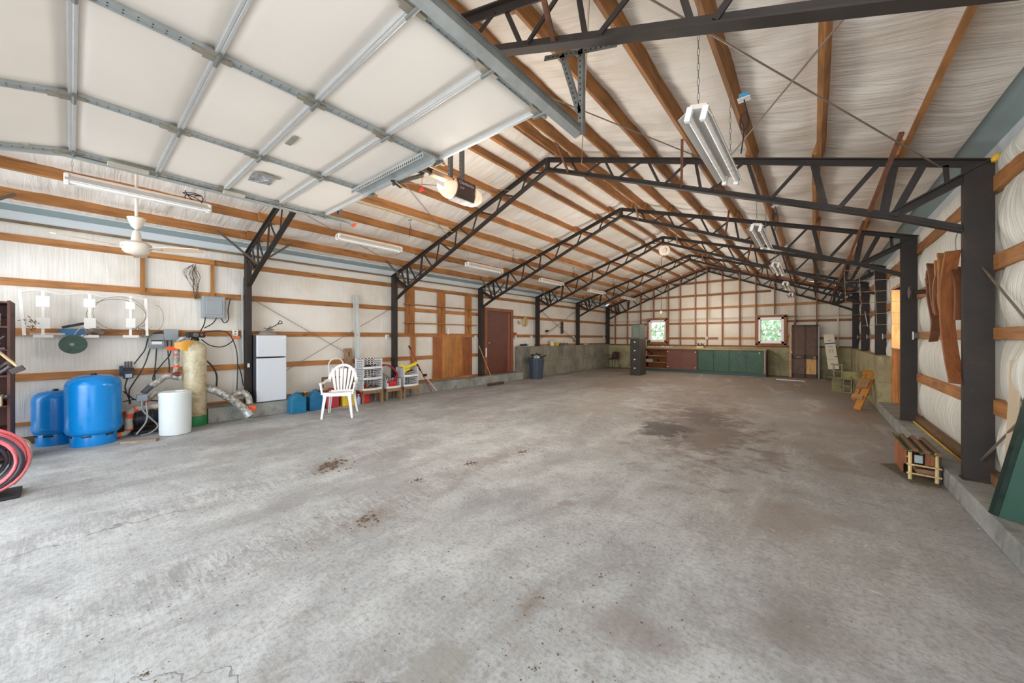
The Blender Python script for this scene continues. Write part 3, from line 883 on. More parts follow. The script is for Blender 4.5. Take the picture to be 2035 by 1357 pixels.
for s, y0 in ((-1, 2.47), (1, 2.74)):
    def cover(u, v, s=s, y0=y0):
        a = -20 + 220 * u
        bul = math.sin(math.pi * min(1, v) * .5)
        rr_ = (.105, .108)
        k = 1 - .45 * v ** 2.2
        return (-2.86 + rr_[0] * math.cos(R(-a)) * k * 1.0, y0 + s * .13 * v, 2.965 + rr_[1] * math.sin(R(-a)) * k)
    make('lamp_cover', G().sheet(cover, 20, 8, (0, 0, .003)), LC, op, smooth='all')
b1 = lamp('opener_bulb', 'POINT', (-2.86, 2.40, 2.97), (0, 0, 0), 3.5, (1, .7, .42), .03)
b2 = lamp('opener_bulb', 'POINT', (-2.86, 2.82, 2.97), (0, 0, 0), 3.5, (1, .7, .42), .03)
make('opener_rail', G().box(-2.88, -2.84, -.9, 2.50, 3.03, 3.07), pm((70, 54, 46), .5, .3), op)
make('chain_cover', G().box(-2.895, -2.825, 2.22, 2.47, 3.015, 3.06), pm((196, 172, 150), .5), op, bev=.004)
make('trolley', G().box(-2.90, -2.82, 2.06, 2.14, 3.0, 3.05), GALVD, op)
punched('operator_arm', (-2.95, 1.86, 2.85), (-2.86, 2.14, 3.0), op)
make('operator_arm', G().bar((-2.86, 1.80, Z - .06), (-2.95, 1.95, 2.83), .03, .012), pm((60, 60, 62), .4, .5), op)
punched('hanger_strap', (-2.80, 2.55, 4.2), (-2.80, 2.55, 3.05), op)
punched('hanger_strap', (-2.92, 2.50, 4.2), (-2.92, 2.50, 3.05), op)
make('release_cord', G().tube([(-2.86, 2.12, 3.0), (-2.87, 2.12, 2.86)], .003, 5), pm((210, 60, 40)), op)
make('release_handle', G().box(-2.90, -2.83, 2.11, 2.13, 2.83, 2.855), pm((220, 60, 40)), op)

# ------------------------------------------------------------------ hanging tube lights
TUBE = pm((244, 242, 238), .25, 0, .02)
def chain(p, q, par, m=GALVD, r=.006):
    p = Vector(p); q = Vector(q); n_ = max(3, int((q - p).length / .045)); g = G()
    for j in range(n_):
        c = p + (q - p) * (j + .5) / n_; h = (q - p).length / n_ * .62
        d_ = (q - p).normalized(); s_ = (Vector((1, 0, 0)) if j % 2 else Vector((0, 1, 0))); s_ = (s_ - d_ * s_.dot(d_)).normalized()
        g.tube([c + d_ * h * math.sin(a) + s_ * r * math.cos(a) * 1.2 for a in [k * math.pi / 3 for k in range(6)]], r * .3, 4, True)
    return make('chain', g, m, par)
def shop_light(x, y0, z, tilt, label, group, width=.2):
    """open reflector with two tubes, running along y"""
    t = thing('tube_light', label, 'light', (x, y0, z), group=group)
    Lr = 1.22; w = width / 2
    pr_ = [(-w, -.03), (-.045, .03), (.045, .03), (w, -.03), (w, -.034), (.045, .024), (-.045, .024), (-w, -.034)]
    g = G().sweep([(a, b) for a, b in pr_][::-1], (0, 0, 0), (0, Lr, 0))
    m = Matrix.Rotation(R(tilt), 4, 'Y'); g.xf(m)
    make('reflector', g, pm((198, 194, 188), .4, 0, .05), t, L=True)
    g = G().box(-.05, .05, 0, Lr, .028, .055).xf(m); make('ballast_housing', g, pm((214, 200, 186), .5), t, L=True, bev=.004)
    for sx in (-.045, .045):
        g = G().tube([(sx, .03, -.012), (sx, Lr - .03, -.012)], .016, 12).xf(m)
        make('tube', g, TUBE, t, L=True, smooth=True)
        for y2 in (-.008, Lr - .028): make('lamp_holder', G().box(sx - .018, sx + .018, y2, y2 + .036, -.045, .04).xf(m), WHITE, t, L=True, bev=.005)
    for yy in (.05, Lr - .05):
        top = zroof(x) + .02 - z
        c = chain((x, y0 + yy, z + .055), (x, y0 + yy, zroof(x) + .10), t)
    return t
LR = ['nearest tube light of the right row, biggest in view, beside the blue outlet box', 'second tube light of the right row from the camera', 'third tube light of the right row from the camera', 'fourth tube light of the right row, small near the end wall', 'farthest tube light of the right row, over the end wall windows']
for k, y in enumerate((2.42, 5.40, 8.35, 11.4, 14.3)):
    shop_light(-.55, y, 2.80, 14, LR[k], 'tube lights of the right row')
LL = ['long tube light at upper left, under the edge of the raised door', 'second tube light of the left row, left of the second steel frame', 'third tube light of the left row, between the second and third frames', 'fourth tube light of the left row, between the third and fourth frames', 'fifth tube light of the left row', 'farthest tube light of the left row, before the end wall']
for k, y in enumerate((-.05, 2.86, 5.84, 8.8, 11.8, 14.8)):
    shop_light(-6.2, y, 3.15, -4, LL[k], 'tube lights of the left row', .16)

# junction boxes with coiled leads beside the lights
def jbox(x, y, z, label, blue=False, drop=.30):
    t = thing('outlet_box', label, 'outlet', (x, y, z), group='ceiling outlet boxes')
    make('box', G().box(x - .032, x + .032, y - .025, y + .025, z, z + .04), pm((70, 150, 190)) if blue else pm((150, 160, 168), .4, .4), t, bev=.004)
    make('cover', G().box(x - .042, x + .042, y - .034, y + .034, z - .006, z), WHITE, t)
    pts = [(x, y, z), (x + .01, y, z - .06)]
    for a in range(0, 900, 40): pts.append((x + .028 * math.cos(R(a)), y + .01, z - .17 + .07 * math.sin(R(a))))
    pts += [(x, y, z - .24), (x - .02, y, z - drop)]
    make('lead', G().tube(spline(pts, 2), .005, 5), pm((40, 40, 44)), t)
for k, (y, d_) in enumerate(((4.05, .3), (7.1, .3), (10.1, .3), (13.1, .3))):
    jbox(-5.85, y, 3.62, 'grey outlet box with a coiled lead on the left roof, ' + ['nearest one', 'second from the camera', 'third from the camera', 'farthest one'][k])
for k, y in enumerate((3.35, 6.35, 9.3)):
    jbox(-.42, y, 3.30, ['blue outlet box with a coiled lead beside the nearest right tube light', 'outlet box beside the second right tube light', 'outlet box beside the third right tube light'][k], k == 0, .42)
t = props(make('yellow_cable', G().tube([(-5.84, y, 3.68 + .015 * math.sin(y * 2.2)) for y in np.arange(2.3, 13.2, .25)], .008, 5), pm((206, 160, 50))), 'yellow electric cable stapled along a left roof purlin', 'cable')
make('cord_bundle', G().tube(spline([(-6.18 + .07 * math.cos(a * 1.9), 1.0 + .09 * math.sin(a * 1.3), 3.25 + .06 * math.sin(a)) for a in np.arange(0, 14, .5)], 3), .006, 5), pm((54, 48, 48)), label='looped black cord tied at the far end of the upper left tube light', cat='cord')

# ------------------------------------------------------------------ brace rods
ROD = pm((150, 138, 124), .4, .6)
def rod(label, p, q, r=.0065, group='brace rods', nm='brace_rod'):
    return make(nm, G().tube([p, q], r, 8), ROD, smooth=True, label=label, cat='rod', group=group)
rod('steel rod crossing the near right roof down to the second frame by the post', (-.88, 2.15, 3.58), (.90, 5.09, 3.0))
rod('steel rod crossing the near right roof down behind the nearest tube light', (.40, 2.1, 3.12), (-.86, 5.09, 3.55))
rod('thin steel rod running from beside the door hanger to the nearest tube light', (-2.8, 2.1, 4.15), (-.95, 5.09, 3.60))
rod('thin pale rod crossing in front of the door hanger down to the second frame', (-1.10, 2.1, 3.66), (-2.80, 5.09, 4.17))
rod('thin rod on the left roof behind the opener, rising to the ridge side', (-5.55, 2.1, 3.72), (-4.25, 5.09, 4.12))
rod('thin rod on the left roof running down from the raised door to the second frame', (-4.3, 2.1, 4.12), (-5.97, 5.09, 3.58))
rod('thin rod low on the left roof beside the second left tube light', (-6.25, 2.1, 3.50), (-7.6, 5.09, 3.08))
rod('wall brace rod running down to the right from the nearest post, left wall', (-8.12, 2.1, 2.2), (-8.12, 5.08, .42), .006)
rod('wall brace rod running up to the second post, left wall', (-8.11, 2.1, .42), (-8.11, 5.08, 2.18), .006)
rod('wall brace rod falling to the right above the back concrete wall', (-8.12, 11.3, 2.62), (-8.12, 14.2, 1.3), .009)
rod('wall brace rod rising to the right above the back concrete wall', (-8.11, 11.3, 1.3), (-8.11, 14.2, 2.62), .009)
rod('pale brace rod running down behind the near right post, right wall', (1.14, 5.28, 2.16), (1.14, 2.1, .32), .009)
rod('pale brace rod running up from the foot of the near right post, right wall', (1.13, 5.28, .24), (1.13, 2.1, 2.2), .009)

# ------------------------------------------------------------------ ceiling fan
fx, fy = -6.35, .50
f = thing('ceiling_fan', 'cream ceiling fan with pale blades hanging at the upper left', 'fan', (fx, fy, 2.45))
FC = pm((226, 216, 200), .4, 0, .05)
make('down_rod', G().tube([(fx, fy, 2.75), (fx, fy, 3.52)], .016, 12), FC, f, smooth=True)
make('canopy', G().lathe([(.02, 2.76), (.05, 2.79), (.085, 2.89), (.06, 2.90), (.02, 2.90)], (fx, fy, 0), 24).lathe([(.022, 2.74), (.035, 2.72), (.05, 2.62), (.052, 2.60)], (fx, fy, 0), 24), FC, f, smooth=True)
make('motor', G().lathe([(.05, 2.61), (.10, 2.60), (.135, 2.575), (.14, 2.54), (.135, 2.52), (.12, 2.50), (.125, 2.49), (.10, 2.465), (.05, 2.45), (.0, 2.448)], (fx, fy, 0), 32), FC, f, smooth=True)
for k, a in enumerate((52, 232 - 60, 292)):
    m = Matrix.Translation((fx, fy, 2.525)) @ Matrix.Rotation(R(a), 4, 'Z') @ Matrix.Rotation(R(-10), 4, 'X')
    b = make('blade', G().prism([(.20, -.05), (.24, -.06), (.60, -.07), (.68, -.06), (.70, 0), (.68, .06), (.60, .07), (.24, .06), (.20, .05)], -.004, .004, 'z').xf(m), pm((222, 196, 168), .5, 0, .05), f)
    make('blade_iron', G().bar((.11, 0, 0), (.26, 0, -.006), .05, .006).xf(m), pm((200, 190, 176), .4, .4), b)
make('ceiling_box', G().box(fx - .06, fx + .06, fy - .1, fy + .02, 3.50, 3.56), pm((170, 150, 110)), f)

# ================================================================== things along the left wall
FOILP = NT('foil_pipe_wrap'); f = FOILP.noise(FOILP.pos, 40, 4, .7, 1.0); FOILP.bump(f, 1.0, .015)
FOILP = FOILP.out(FOILP.ramp(FOILP.noise(FOILP.pos, 22, 3), [(.3, lin((120, 116, 108))), (.55, lin((196, 192, 184))), (.75, lin((236, 232, 222)))]), .3, .55)
BLUE = pm((6, 130, 206), .22, 0, .03, 3)
def ring_prof(r, h, rb, hb, dome):
    p = [(rb, 0), (rb + .006, .005), (rb + .004, hb), (rb - .02, hb + .01)]
    p += [(r - .05 + .05 * math.sin(R(a)), hb + .06 - .055 * math.cos(R(a))) for a in (20, 45, 70, 90)]
    p += [(r, h * .80), (r + .004, h * .805), (r + .004, h * .815), (r, h * .82)]
    p += [(r * math.cos(R(a)) ** .55, h * .86 + dome * math.sin(R(a))) for a in (12, 28, 45, 60, 75, 86)]
    p += [(0.001, h * .86 + dome)]
    return p
def tank(nm_lab, x, y, r, h, rb):
    t = thing('pressure_tank', nm_lab, 'tank', (x, y, 0), group='blue pressure tanks')
    hb = .13
    body = [(r - .09, hb + .015)] + [(r - .06 + .06 * math.sin(R(a)), hb + .075 - .06 * math.cos(R(a))) for a in (15, 35, 55, 75, 90)]
    body += [(r, hb + .08), (r + .004, hb + .085), (r + .004, hb + .10), (r, hb + .105), (r, h * .84)]
    body += [(r * math.cos(R(a)) ** .6, h * .84 + h * .16 * math.sin(R(a))) for a in (10, 22, 36, 50, 64, 78, 88)] + [(.001, h)]
    make('tank_body', G().lathe(body, (0, 0, 0), 48), BLUE, t, L=True, smooth=True)
    g = G().lathe([(rb, 0), (rb, hb), (rb - .004, hb + .02), (rb - .02, hb + .03), (rb - .02, 0)], (0, 0, 0), 48)
    ring = make('base_ring', g, BLUE, t, L=True, smooth=True)
    for a in (-75, -20, 40, 150):
        c, s = math.cos(R(a)), math.sin(R(a))
        m = Matrix.Rotation(R(a), 4, 'Z')
        make('vent_slot', G().box(rb - .01, rb + .003, -.045, .045, hb - .008, hb + .012).xf(m), BLACK, ring, L=True)
    make('air_valve_cap', G().lathe([(.03, h - .01), (.03, h + .015), (.012, h + .022)], (0, 0, 0), 14), BLACK, t, L=True)
    return t
tank('larger blue pressure tank, standing in front', -7.55, .19, .262, .935, .215)
tank('smaller blue pressure tank, half hidden behind the larger one', -7.95, -.145, .205, .72, .17)

t = thing('brine_tank', 'white round brine tank on the floor before the tall resin tank', 'tank', (-7.38, .99, 0))
BW = pm((216, 222, 222), .4, 0, .04)
make('tank_body', G().lathe([(.165, 0), (.178, .01), (.183, .1), (.186, .58), (.192, .60), (.192, .62), (.17, .625)], (0, 0, 0), 40, sx=1.0), BW, t, L=True, smooth=True)
make('tank_lid', G().lathe([(.178, .622), (.176, .632), (.14, .642), (.0, .645)], (0, 0, 0), 40), BW, t, L=True, smooth=True)
make('lid_cap', G().lathe([(.07, .64), (.07, .652), (.0, .654)], (.03, .06, 0), 24), WHITE, t, L=True)

t = thing('resin_tank', 'tall tan fibreglass water softener tank with green base and black valve', 'tank', (-7.85, 1.29, 0))
n = NT('fibreglass'); f = n.noise(n.pos, 7, 6, .7, .6); z_ = n.sep(n.pos)[2]
col = n.ramp(f, [(.3, lin((150, 134, 96))), (.5, lin((190, 178, 146))), (.72, lin((212, 204, 180)))])
col = n.mix(n.math('MULTIPLY', n.rr(z_, .9, .35, 0, .6), n.rr(n.noise(n.pos, 4, 5, .7), .4, .6)), col, lin((146, 118, 76)))
n.bump(n.noise(n.pos, 30, 4), .4, .005); FIB = n.out(col, .45)
make('tank_body', G().lathe([(.15, .15), (.152, .2), (.152, 1.26)] + [(.152 * math.cos(R(a)) ** .6 + .0, 1.26 + .10 * math.sin(R(a))) for a in (15, 35, 55, 72)] + [(.055, 1.375), (.05, 1.39)], (0, 0, 0), 40), FIB, t, L=True, smooth=True)
make('tank_base', G().lathe([(.158, 0), (.158, .155), (.15, .17), (.1, .17)], (0, 0, 0), 40), pm((24, 120, 62), .4), t, L=True, smooth=True)
v = make('valve_head', G().lathe([(.052, 1.385), (.06, 1.40), (.05, 1.43), (.04, 1.44)], (0, 0, 0), 20).box(-.085, .085, -.11, .12, 1.44, 1.53), BLACK, t, L=True, bev=.012)
make('valve_dial', G().lathe([(.038, 0), (.038, .012), (.03, .018)], (.085, .0, 1.485), 20, 'x'), pm((90, 88, 88), .4), v, L=True)
make('valve_dial', G().lathe([(.018, 0), (.018, .015)], (.085, .07, 1.49), 14, 'x'), pm((160, 60, 50), .4), v, L=True)
make('outlet_elbow', G().tube(spline([(-.02, -.06, 1.43), (-.04, -.15, 1.43), (-.05, -.20, 1.38), (-.05, -.21, 1.30)], 5), .028, 12), FOILP, t, L=True, smooth=True)
make('yellow_wrap', G().sheet(lambda u, v: (.06 + .05 * math.sin(u * 3), -.26 + .24 * u, 1.36 - .22 * v * (.4 + .6 * u) + .04 * u + .012 * math.sin(v * 9)), 8, 8, (.004, 0, 0)), pm((214, 150, 30), .45), t, L=True, smooth=True)
make('orange_tape', G().box(.02, .05, -.34, -.22, 1.24, 1.30).xf(Matrix.Rotation(R(0), 4, 'X')), TAPE, t, L=True)

def band(g_pts, r, m_, par, name, L=False):
    return make(name, G().tube(g_pts, r, 14), m_, par, smooth=True)
p = thing('insulated_piping', 'foil wrapped water pipes with orange tape between the tanks', 'pipe', (-7.8, .8, 0))
def crumple(pts, r, amp=.005):
    q = spline(pts, 6); rr_ = [r * (1 + random.Random(i).uniform(-.09, .12)) for i in range(len(q))]
    return G().tube(q, rr_, 12)
make('pipe_run', crumple([(-7.9, 1.08, 1.28), (-7.86, 1.07, 1.1), (-7.82, 1.05, .88)], .033), FOILP, p, smooth=True)
make('pipe_run', crumple([(-7.82, 1.10, .80), (-7.80, .95, .84), (-7.78, .84, .76), (-7.77, .76, .70)], .045), FOILP, p, smooth=True)
make('rubber_sleeve', G().tube([(-7.77, .78, .72), (-7.76, .68, .60)], .042, 12), pm((74, 80, 84), .5), p, smooth=True)
make('pipe_run', crumple([(-7.77, .82, .60), (-7.74, .74, .52), (-7.72, .66, .46)], .036), FOILP, p, smooth=True)
make('pipe_run', crumple([(-7.7, .86, .40), (-7.70, .70, .40), (-7.71, .58, .38), (-7.71, .53, .30), (-7.71, .53, .10)], .042), pm((196, 186, 172), .7, 0, .2, 20), p, smooth=True)
make('pipe_run', crumple([(-7.71, .53, .09), (-7.70, .48, .045), (-7.66, .40, .04)], .036), pm((176, 180, 160), .7, 0, .2, 20), p, smooth=True)
for a, b, r in (((-7.88, 1.075, 1.17), (-7.875, 1.07, 1.14), .037), ((-7.84, 1.06, 1.00), (-7.835, 1.06, .965), .036), ((-7.71, .535, .33), (-7.71, .53, .26), .046), ((-7.71, .53, .13), (-7.71, .53, .085), .045),
                ((-7.71, .62, .39), (-7.71, .58, .38), .046), ((-7.74, .73, .51), (-7.72, .66, .46), .038), ((-7.67, .44, .04), (-7.65, .38, .04), .038)):
    make('orange_tape', G().tube([a, b], r, 12), TAPE, p, smooth=True)
make('brass_valve', G().lathe([(.03, 0), (.04, .02), (.04, .05), (.025, .07)], (-7.80, 1.06, .83), 12).bar((-7.76, 1.0, .87), (-7.76, 1.12, .87), .02, .02), pm((120, 40, 40), .4), p)
s = thing('pressure_switch', 'grey pressure switch with two grey flexible leads, between the blue and white tanks', 'switch', (-7.66, .66, .46))
make('switch_box', G().box(-7.70, -7.62, .60, .72, .50, .60), pm((138, 150, 158), .4), s, bev=.008)
make('switch_stem', G().tube([(-7.66, .66, .44), (-7.66, .66, .51)], .02, 10), GALV, s, smooth=True)
FLEX = pm((160, 158, 154), .45, .1)
make('flexible_lead', G().tube(spline([(-7.60, .652, .476), (-7.60, .667, .365), (-7.60, .745, .242), (-7.60, .819, .132), (-7.60, .80, .07), (-7.58, .72, .02), (-7.56, .64, .014)], 5), .011, 8), FLEX, s, smooth=True)
make('flexible_lead', G().tube(spline([(-7.62, .701, .48), (-7.60, .710, .289), (-7.60, .686, .170), (-7.60, .595, .03)], 5), .011, 8), FLEX, s, smooth=True)

q = thing('jet_pump', 'black water pump behind the white brine tank', 'pump', (-7.85, .76, 0))
DK = pm((44, 48, 54), .45, 0, .15)
make('pump_motor', G().lathe([(.02, -.16), (.10, -.155), (.115, -.13), (.115, .10), (.10, .13), (.03, .14)], (-7.88, .72, .21), 24, 'y'), DK, q, smooth=True)
make('pump_volute', G().lathe([(.03, -.05), (.13, -.045), (.14, -.02), (.14, .03), (.12, .05), (.03, .06)], (-7.86, .92, .2), 24, 'y'), DK, q, smooth=True)
make('pump_base', G().box(-8.0, -7.72, .56, .98, .0, .045), DK, q, bev=.01)
for yy in (.62, .70, .78): make('cooling_fin', G().lathe([(.09, -.006), (.125, -.006), (.125, .006), (.09, .006)], (-7.88, yy, .21), 24, 'y'), pm((60, 66, 72), .4), q)

make('plank', G().box(-.18, .18, -.06, .06, 0, .038).xf(Matrix.Translation((-7.14, .60, 0)) @ Matrix.Rotation(R(66), 4, 'Z')), wood((150, 136, 120), 'y', .8), label='weathered grey plank offcut on the floor before the piping', cat='plank')

# foil duct drooping off the curb
t = thing('flexible_duct', 'silver foil duct slumped from the resin tank to the floor', 'duct', (-7.6, 1.8, 0))
pts = spline([(-7.88, 1.42, .60), (-7.76, 1.52, .56), (-7.68, 1.66, .46), (-7.62, 1.82, .30), (-7.56, 1.93, .16)], 9)
g = G().tube(pts, [.062 + (.006 if i % 2 else -.005) for i in range(len(pts))], 16)
make('duct_hose', g, FOILP, t, smooth='all')
make('duct_collar', G().tube([(-7.56, 1.93, .16), (-7.52, 1.97, .075)], .072, 18), GALV, t, smooth=True)
pts = spline([(-7.80, 1.72, .40), (-7.72, 1.90, .48), (-7.68, 1.98, .40), (-7.64, 1.99, .26)], 8)
make('duct_hose', G().tube(pts, [.05 + (.005 if i % 2 else -.005) for i in range(len(pts))], 14), FOILP, t, smooth='all')
make('orange_tag', G().bar((-7.60, 1.96, .22), (-7.58, 2.06, .19), .01, .09), TAPE, t)

# ---- controls on the wall
def wallbox(name, lab, cat, y0, y1, z0, z1, dep, m, bev=.006, x=WL + .05):
    return make(name, G().box(x, x + dep, y0, y1, z0, z1), m, bev=bev, label=lab, cat=cat)
t = thing('electrical_panel', 'large grey electrical box on the wall above the resin tank', 'electrical box', (WL + .04, 1.58, 1.78))
make('box_body', G().box(WL + .04, WL + .15, 1.42, 1.74, 1.78, 2.16), GREYB, t, bev=.008)
make('box_door', G().box(WL + .15, WL + .165, 1.435, 1.725, 1.80, 2.14), GREYB, t, bev=.006)
make('raised_panel', G().prism([(1.47, 1.84), (1.69, 1.84), (1.69, 2.10), (1.47, 2.10)], WL + .165, WL + .176, 'x'), GREYB, t, bev=.008)
make('box_latch', G().box(WL + .165, WL + .18, 1.725, 1.735, 1.94, 1.98), GALVD, t)
t = thing('pump_controller', 'grey pump controller box with sloped front and white label', 'control box', (-8.06, .855, 1.27))
make('box_body', G().prism([(-8.15, 1.27), (-8.05, 1.27), (-8.02, 1.33), (-8.07, 1.50), (-8.15, 1.50)], .77, .945, 'y'), GREYB, t, bev=.008)
make('label_plate', G().prism([(-8.018, 1.335), (-8.014, 1.335), (-8.027, 1.38), (-8.031, 1.38)], .80, .915, 'y'), WHITE, t)
make('label_bar', G().prism([(-8.030, 1.385), (-8.026, 1.385), (-8.031, 1.402), (-8.035, 1.402)], .79, .93, 'y'), pm((60, 66, 72)), t)
wallbox('junction_box', 'plain light grey box on the wall board left of the resin tank', 'electrical box', .945, 1.12, 1.40, 1.575, .09, GREYB)
t = thing('contactor', 'black pump switch with a white label on the wall over the blue tank', 'switch', (-8.06, .53, .82))
make('switch_body', G().box(-8.15, -8.04, .495, .60, .82, .94), pm((44, 50, 60), .45), t, bev=.006)
make('label_plate', G().box(-8.04, -8.036, .515, .585, .83, .885), pm((190, 200, 220)), t)
make('terminal_block', G().box(-8.14, -8.06, .50, .61, .94, .975), BLACK, t)
for yy in (.52, .55, .58): make('terminal', G().lathe([(.012, .975), (.012, 1.07), (.008, 1.075)], (-8.10, yy, 0), 10), pm((70, 72, 76), .4, .3), t)
make('switch_arm', G().box(-8.13, -8.07, .455, .50, .86, 1.01), pm((40, 60, 84)), t, bev=.004)
CAB = {
    'cable_a': [(-8.10,0.610,1.03), (-8.10,0.680,1.153), (-8.10,0.731,1.253), (-8.10,0.762,1.413), (-8.10,0.794,1.487), (-8.10,0.932,1.540)],
    'cable_b': [(-8.05,0.783,1.268), (-8.05,0.737,1.065), (-8.05,0.676,0.896), (-8.05,0.596,0.731), (-8.05,0.556,0.622), (-8.05,0.561,0.423)],
    'cable_c': [(-8.08,0.860,1.265), (-8.08,0.850,1.059), (-8.08,0.839,0.882), (-8.08,0.842,0.734)],
    'cable_d': [(-8.08,0.985,1.395), (-8.08,0.996,1.172), (-8.08,1.009,0.990), (-8.08,1.009,0.809)],
    'cable_e': [(-8.10,1.043,1.395), (-8.10,1.020,1.171), (-8.10,0.932,1.024), (-8.10,0.846,0.880), (-8.10,0.820,0.794), (-8.10,0.836,0.733)],
    'cable_f': [(-8.00,0.486,0.474), (-8.00,0.602,0.494), (-8.00,0.692,0.475), (-8.00,0.878,0.436)],
    'cable_g': [(-8.00,0.490,0.634), (-8.00,0.553,0.556), (-8.00,0.612,0.492), (-8.00,0.682,0.483)],
    'cable_h': [(-8.08,0.54,0.82), (-8.03,0.511,0.685), (-8.03,0.545,0.540), (-8.03,0.570,0.438)],
    'cable_i': [(-8.05,1.462,1.787), (-8.05,1.438,1.65), (-8.0,1.38,1.54)],
    'cable_j': [(-8.05,1.615,1.787), (-8.05,1.558,1.688), (-8.05,1.446,1.603)],
    'cable_k': [(-8.10,1.683,1.788), (-8.10,1.734,1.705), (-8.10,1.794,1.771), (-8.10,1.786,1.941), (-8.10,1.820,2.136)],
    'cable_l': [(-8.05,1.406,1.410), (-8.05,1.526,1.307), (-8.05,1.690,1.279), (-8.05,1.826,1.366), (-8.10,1.870,1.473)],
    'cable_m': [(-7.98,1.428,1.089), (-7.95,1.538,0.941), (-7.95,1.595,0.774), (-7.95,1.587,0.559)],
    'cable_n': [(-8.08,1.373,1.491), (-8.08,1.531,1.554), (-8.08,1.764,1.536), (-8.08,1.885,1.301), (-8.08,1.921,0.998), (-8.08,1.912,0.480)],
    'cable_p': [(-8.08,1.938,0.932), (-8.08,1.974,0.778), (-8.08,2.010,0.557)],
}
CL = {'a': 'curving up to the grey box', 'b': 'falling left from the grey controller', 'c': 'hanging straight below the grey controller', 'd': 'hanging below the plain grey box', 'e': 'looping left below the plain grey box',
      'f': 'running low behind the pump', 'g': 'sagging behind the blue tank edge', 'h': 'dropping from the black pump switch', 'i': 'under the left of the big electrical box', 'j': 'curving to the valve from the big electrical box',
      'k': 'looping right of the big electrical box', 'l': 'swagged from the resin tank valve to the outlet', 'm': 'thick, curving down right of the resin tank', 'n': 'tall, dropping by the first post', 'p': 'short, with a yellow tag by the first post'}
for k, pts in CAB.items():
    make('cable', G().tube(spline(pts, 5), .013 if k[-1] == 'm' else .0085, 7), pm((34, 34, 38), .5), smooth=True, label='black cable ' + CL[k[-1]], cat='cable', group='black cables around the water tanks')
def outlet(lab, x, y, z, face='x', s=1.0):
    t = thing('wall_outlet', lab, 'outlet', (x, y, z - .055 * s), group='white wall outlets')
    if face == 'x': 
        make('outlet_box', G().box(x, x + .04, y - .04 * s, y + .04 * s, z - .055 * s, z + .055 * s), WHITE, t, bev=.004)
        for dz in (-.022, .022): make('socket', G().box(x + .04, x + .043, y - .015, y + .015, z + dz * s - .012, z + dz * s + .012), pm((120, 116, 110)), t)
    else:
        make('outlet_box', G().box(x - .04 * s, x + .04 * s, y - .04, y, z - .055 * s, z + .055 * s), WHITE, t, bev=.004)
        for dz in (-.022, .022): make('socket', G().box(x - .015, x + .015, y - .043, y - .04, z + dz * s - .012, z + dz * s + .012), pm((120, 116, 110)), t)
    return t
ox = WL + .035
outlet('white wall outlet with an orange plug, left of the first post', ox, 1.90, 1.53)
make('extension_plug', G().box(ox + .04, ox + .10, 1.84, 1.96, 1.42, 1.47), pm((214, 110, 60), .5), label='orange plug strip under the outlet by the first post', cat='plug', bev=.01)
outlet('white wall outlet just left of the second post', ox, 4.98, 1.46)
outlet('white wall outlet left of the third post, right of the plywood panel', ox, 8.06, 1.46)
outlet('white wall outlet right of the brown walk door, red tag above', ox, 10.04, 1.47)
outlet('small white wall outlet left of the fourth post', ox, 10.98, 1.47)
outlet('small white wall outlet left of the fifth post', ox, 14.08, 1.46)
outlet('small white wall outlet left of the corner post', ox, 17.1, 1.46)
make('red_tag', G().box(ox, ox + .02, 9.96, 10.10, 1.55, 1.63), pm((190, 60, 40)), label='red box above the outlet beside the brown door', cat='box')
outlet('white outlet on the end wall above the workbench, between the windows', -3.52, YE - .13, 1.44, 'y')
for k, (yy, lb) in enumerate(((5.22, 'white outlet on the near right post'), (8.02, 'white outlet left of the second right post'), (11.15, 'white outlet on the third right post'), (14.2, 'small white outlet on the fourth right post'), (17.1, 'small white outlet on the farthest right post'))):
    t = thing('wall_outlet', lb, 'outlet', (1.12, yy, 1.41), group='white wall outlets')
    make('outlet_box', G().box(1.145, 1.23, yy - .03, yy + .03, 1.43, 1.51), pm((96, 92, 80)), t)
    make('cover_plate', G().box(1.137, 1.145, yy - .04, yy + .04, 1.41, 1.53), WHITE, t)

# fridge
t = thing('refrigerator', 'small two-door silver fridge with dark sides, standing on the curb by the first post', 'fridge', (-7.95, 2.37, .25))
SIL = pm((204, 209, 216), .35, .05, .015, 1); FD = pm((70, 70, 76), .5)
make('cabinet', G().box(-8.12, -7.79, 2.13, 2.60, .27, 1.49), FD, t, bev=.01)
make('freezer_door', G().box(-7.785, -7.73, 2.125, 2.605, 1.09, 1.485), SIL, t, bev=.012, seg=3)
make('fridge_door', G().box(-7.785, -7.73, 2.125, 2.605, .27, 1.065), SIL, t, bev=.012, seg=3)
make('door_seam', G().box(-7.79, -7.742, 2.14, 2.59, 1.062, 1.093), BLACK, t)
make('hinge_cover', G().box(-7.75, -7.725, 2.565, 2.60, 1.068, 1.086), GALV, t)
make('badge', G().box(-7.731, -7.728, 2.53, 2.58, 1.43, 1.445), WHITE, t)
make('top_panel', G().box(-8.12, -7.74, 2.12, 2.61, 1.486, 1.502), pm((120, 104, 92), .5), t, bev=.004)
make('foot', G().box(-7.85, -7.82, 2.16, 2.20, .25, .275), BLACK, t); make('foot', G().box(-7.85, -7.82, 2.54, 2.58, .25, .275), BLACK, t)
t = thing('fish_scaler_pan', 'old round pan with a clamp handle on top of the fridge', 'pan', (-7.95, 2.36, 1.502))
make('pan_dome', G().lathe([(.15, 0), (.15, .01), (.11, .05), (.05, .085), (.0, .09)], (0, 0, 0), 28), pm((168, 158, 146), .4, .4), t, L=True, smooth=True)
make('clamp_handle', G().tube(spline([(0, -.02, .08), (.0, .06, .13), (.01, .16, .20), (.01, .20, .27), (.01, .24, .22), (.01, .16, .20)], 4), .008, 8), pm((70, 66, 62), .4, .4), t, L=True)
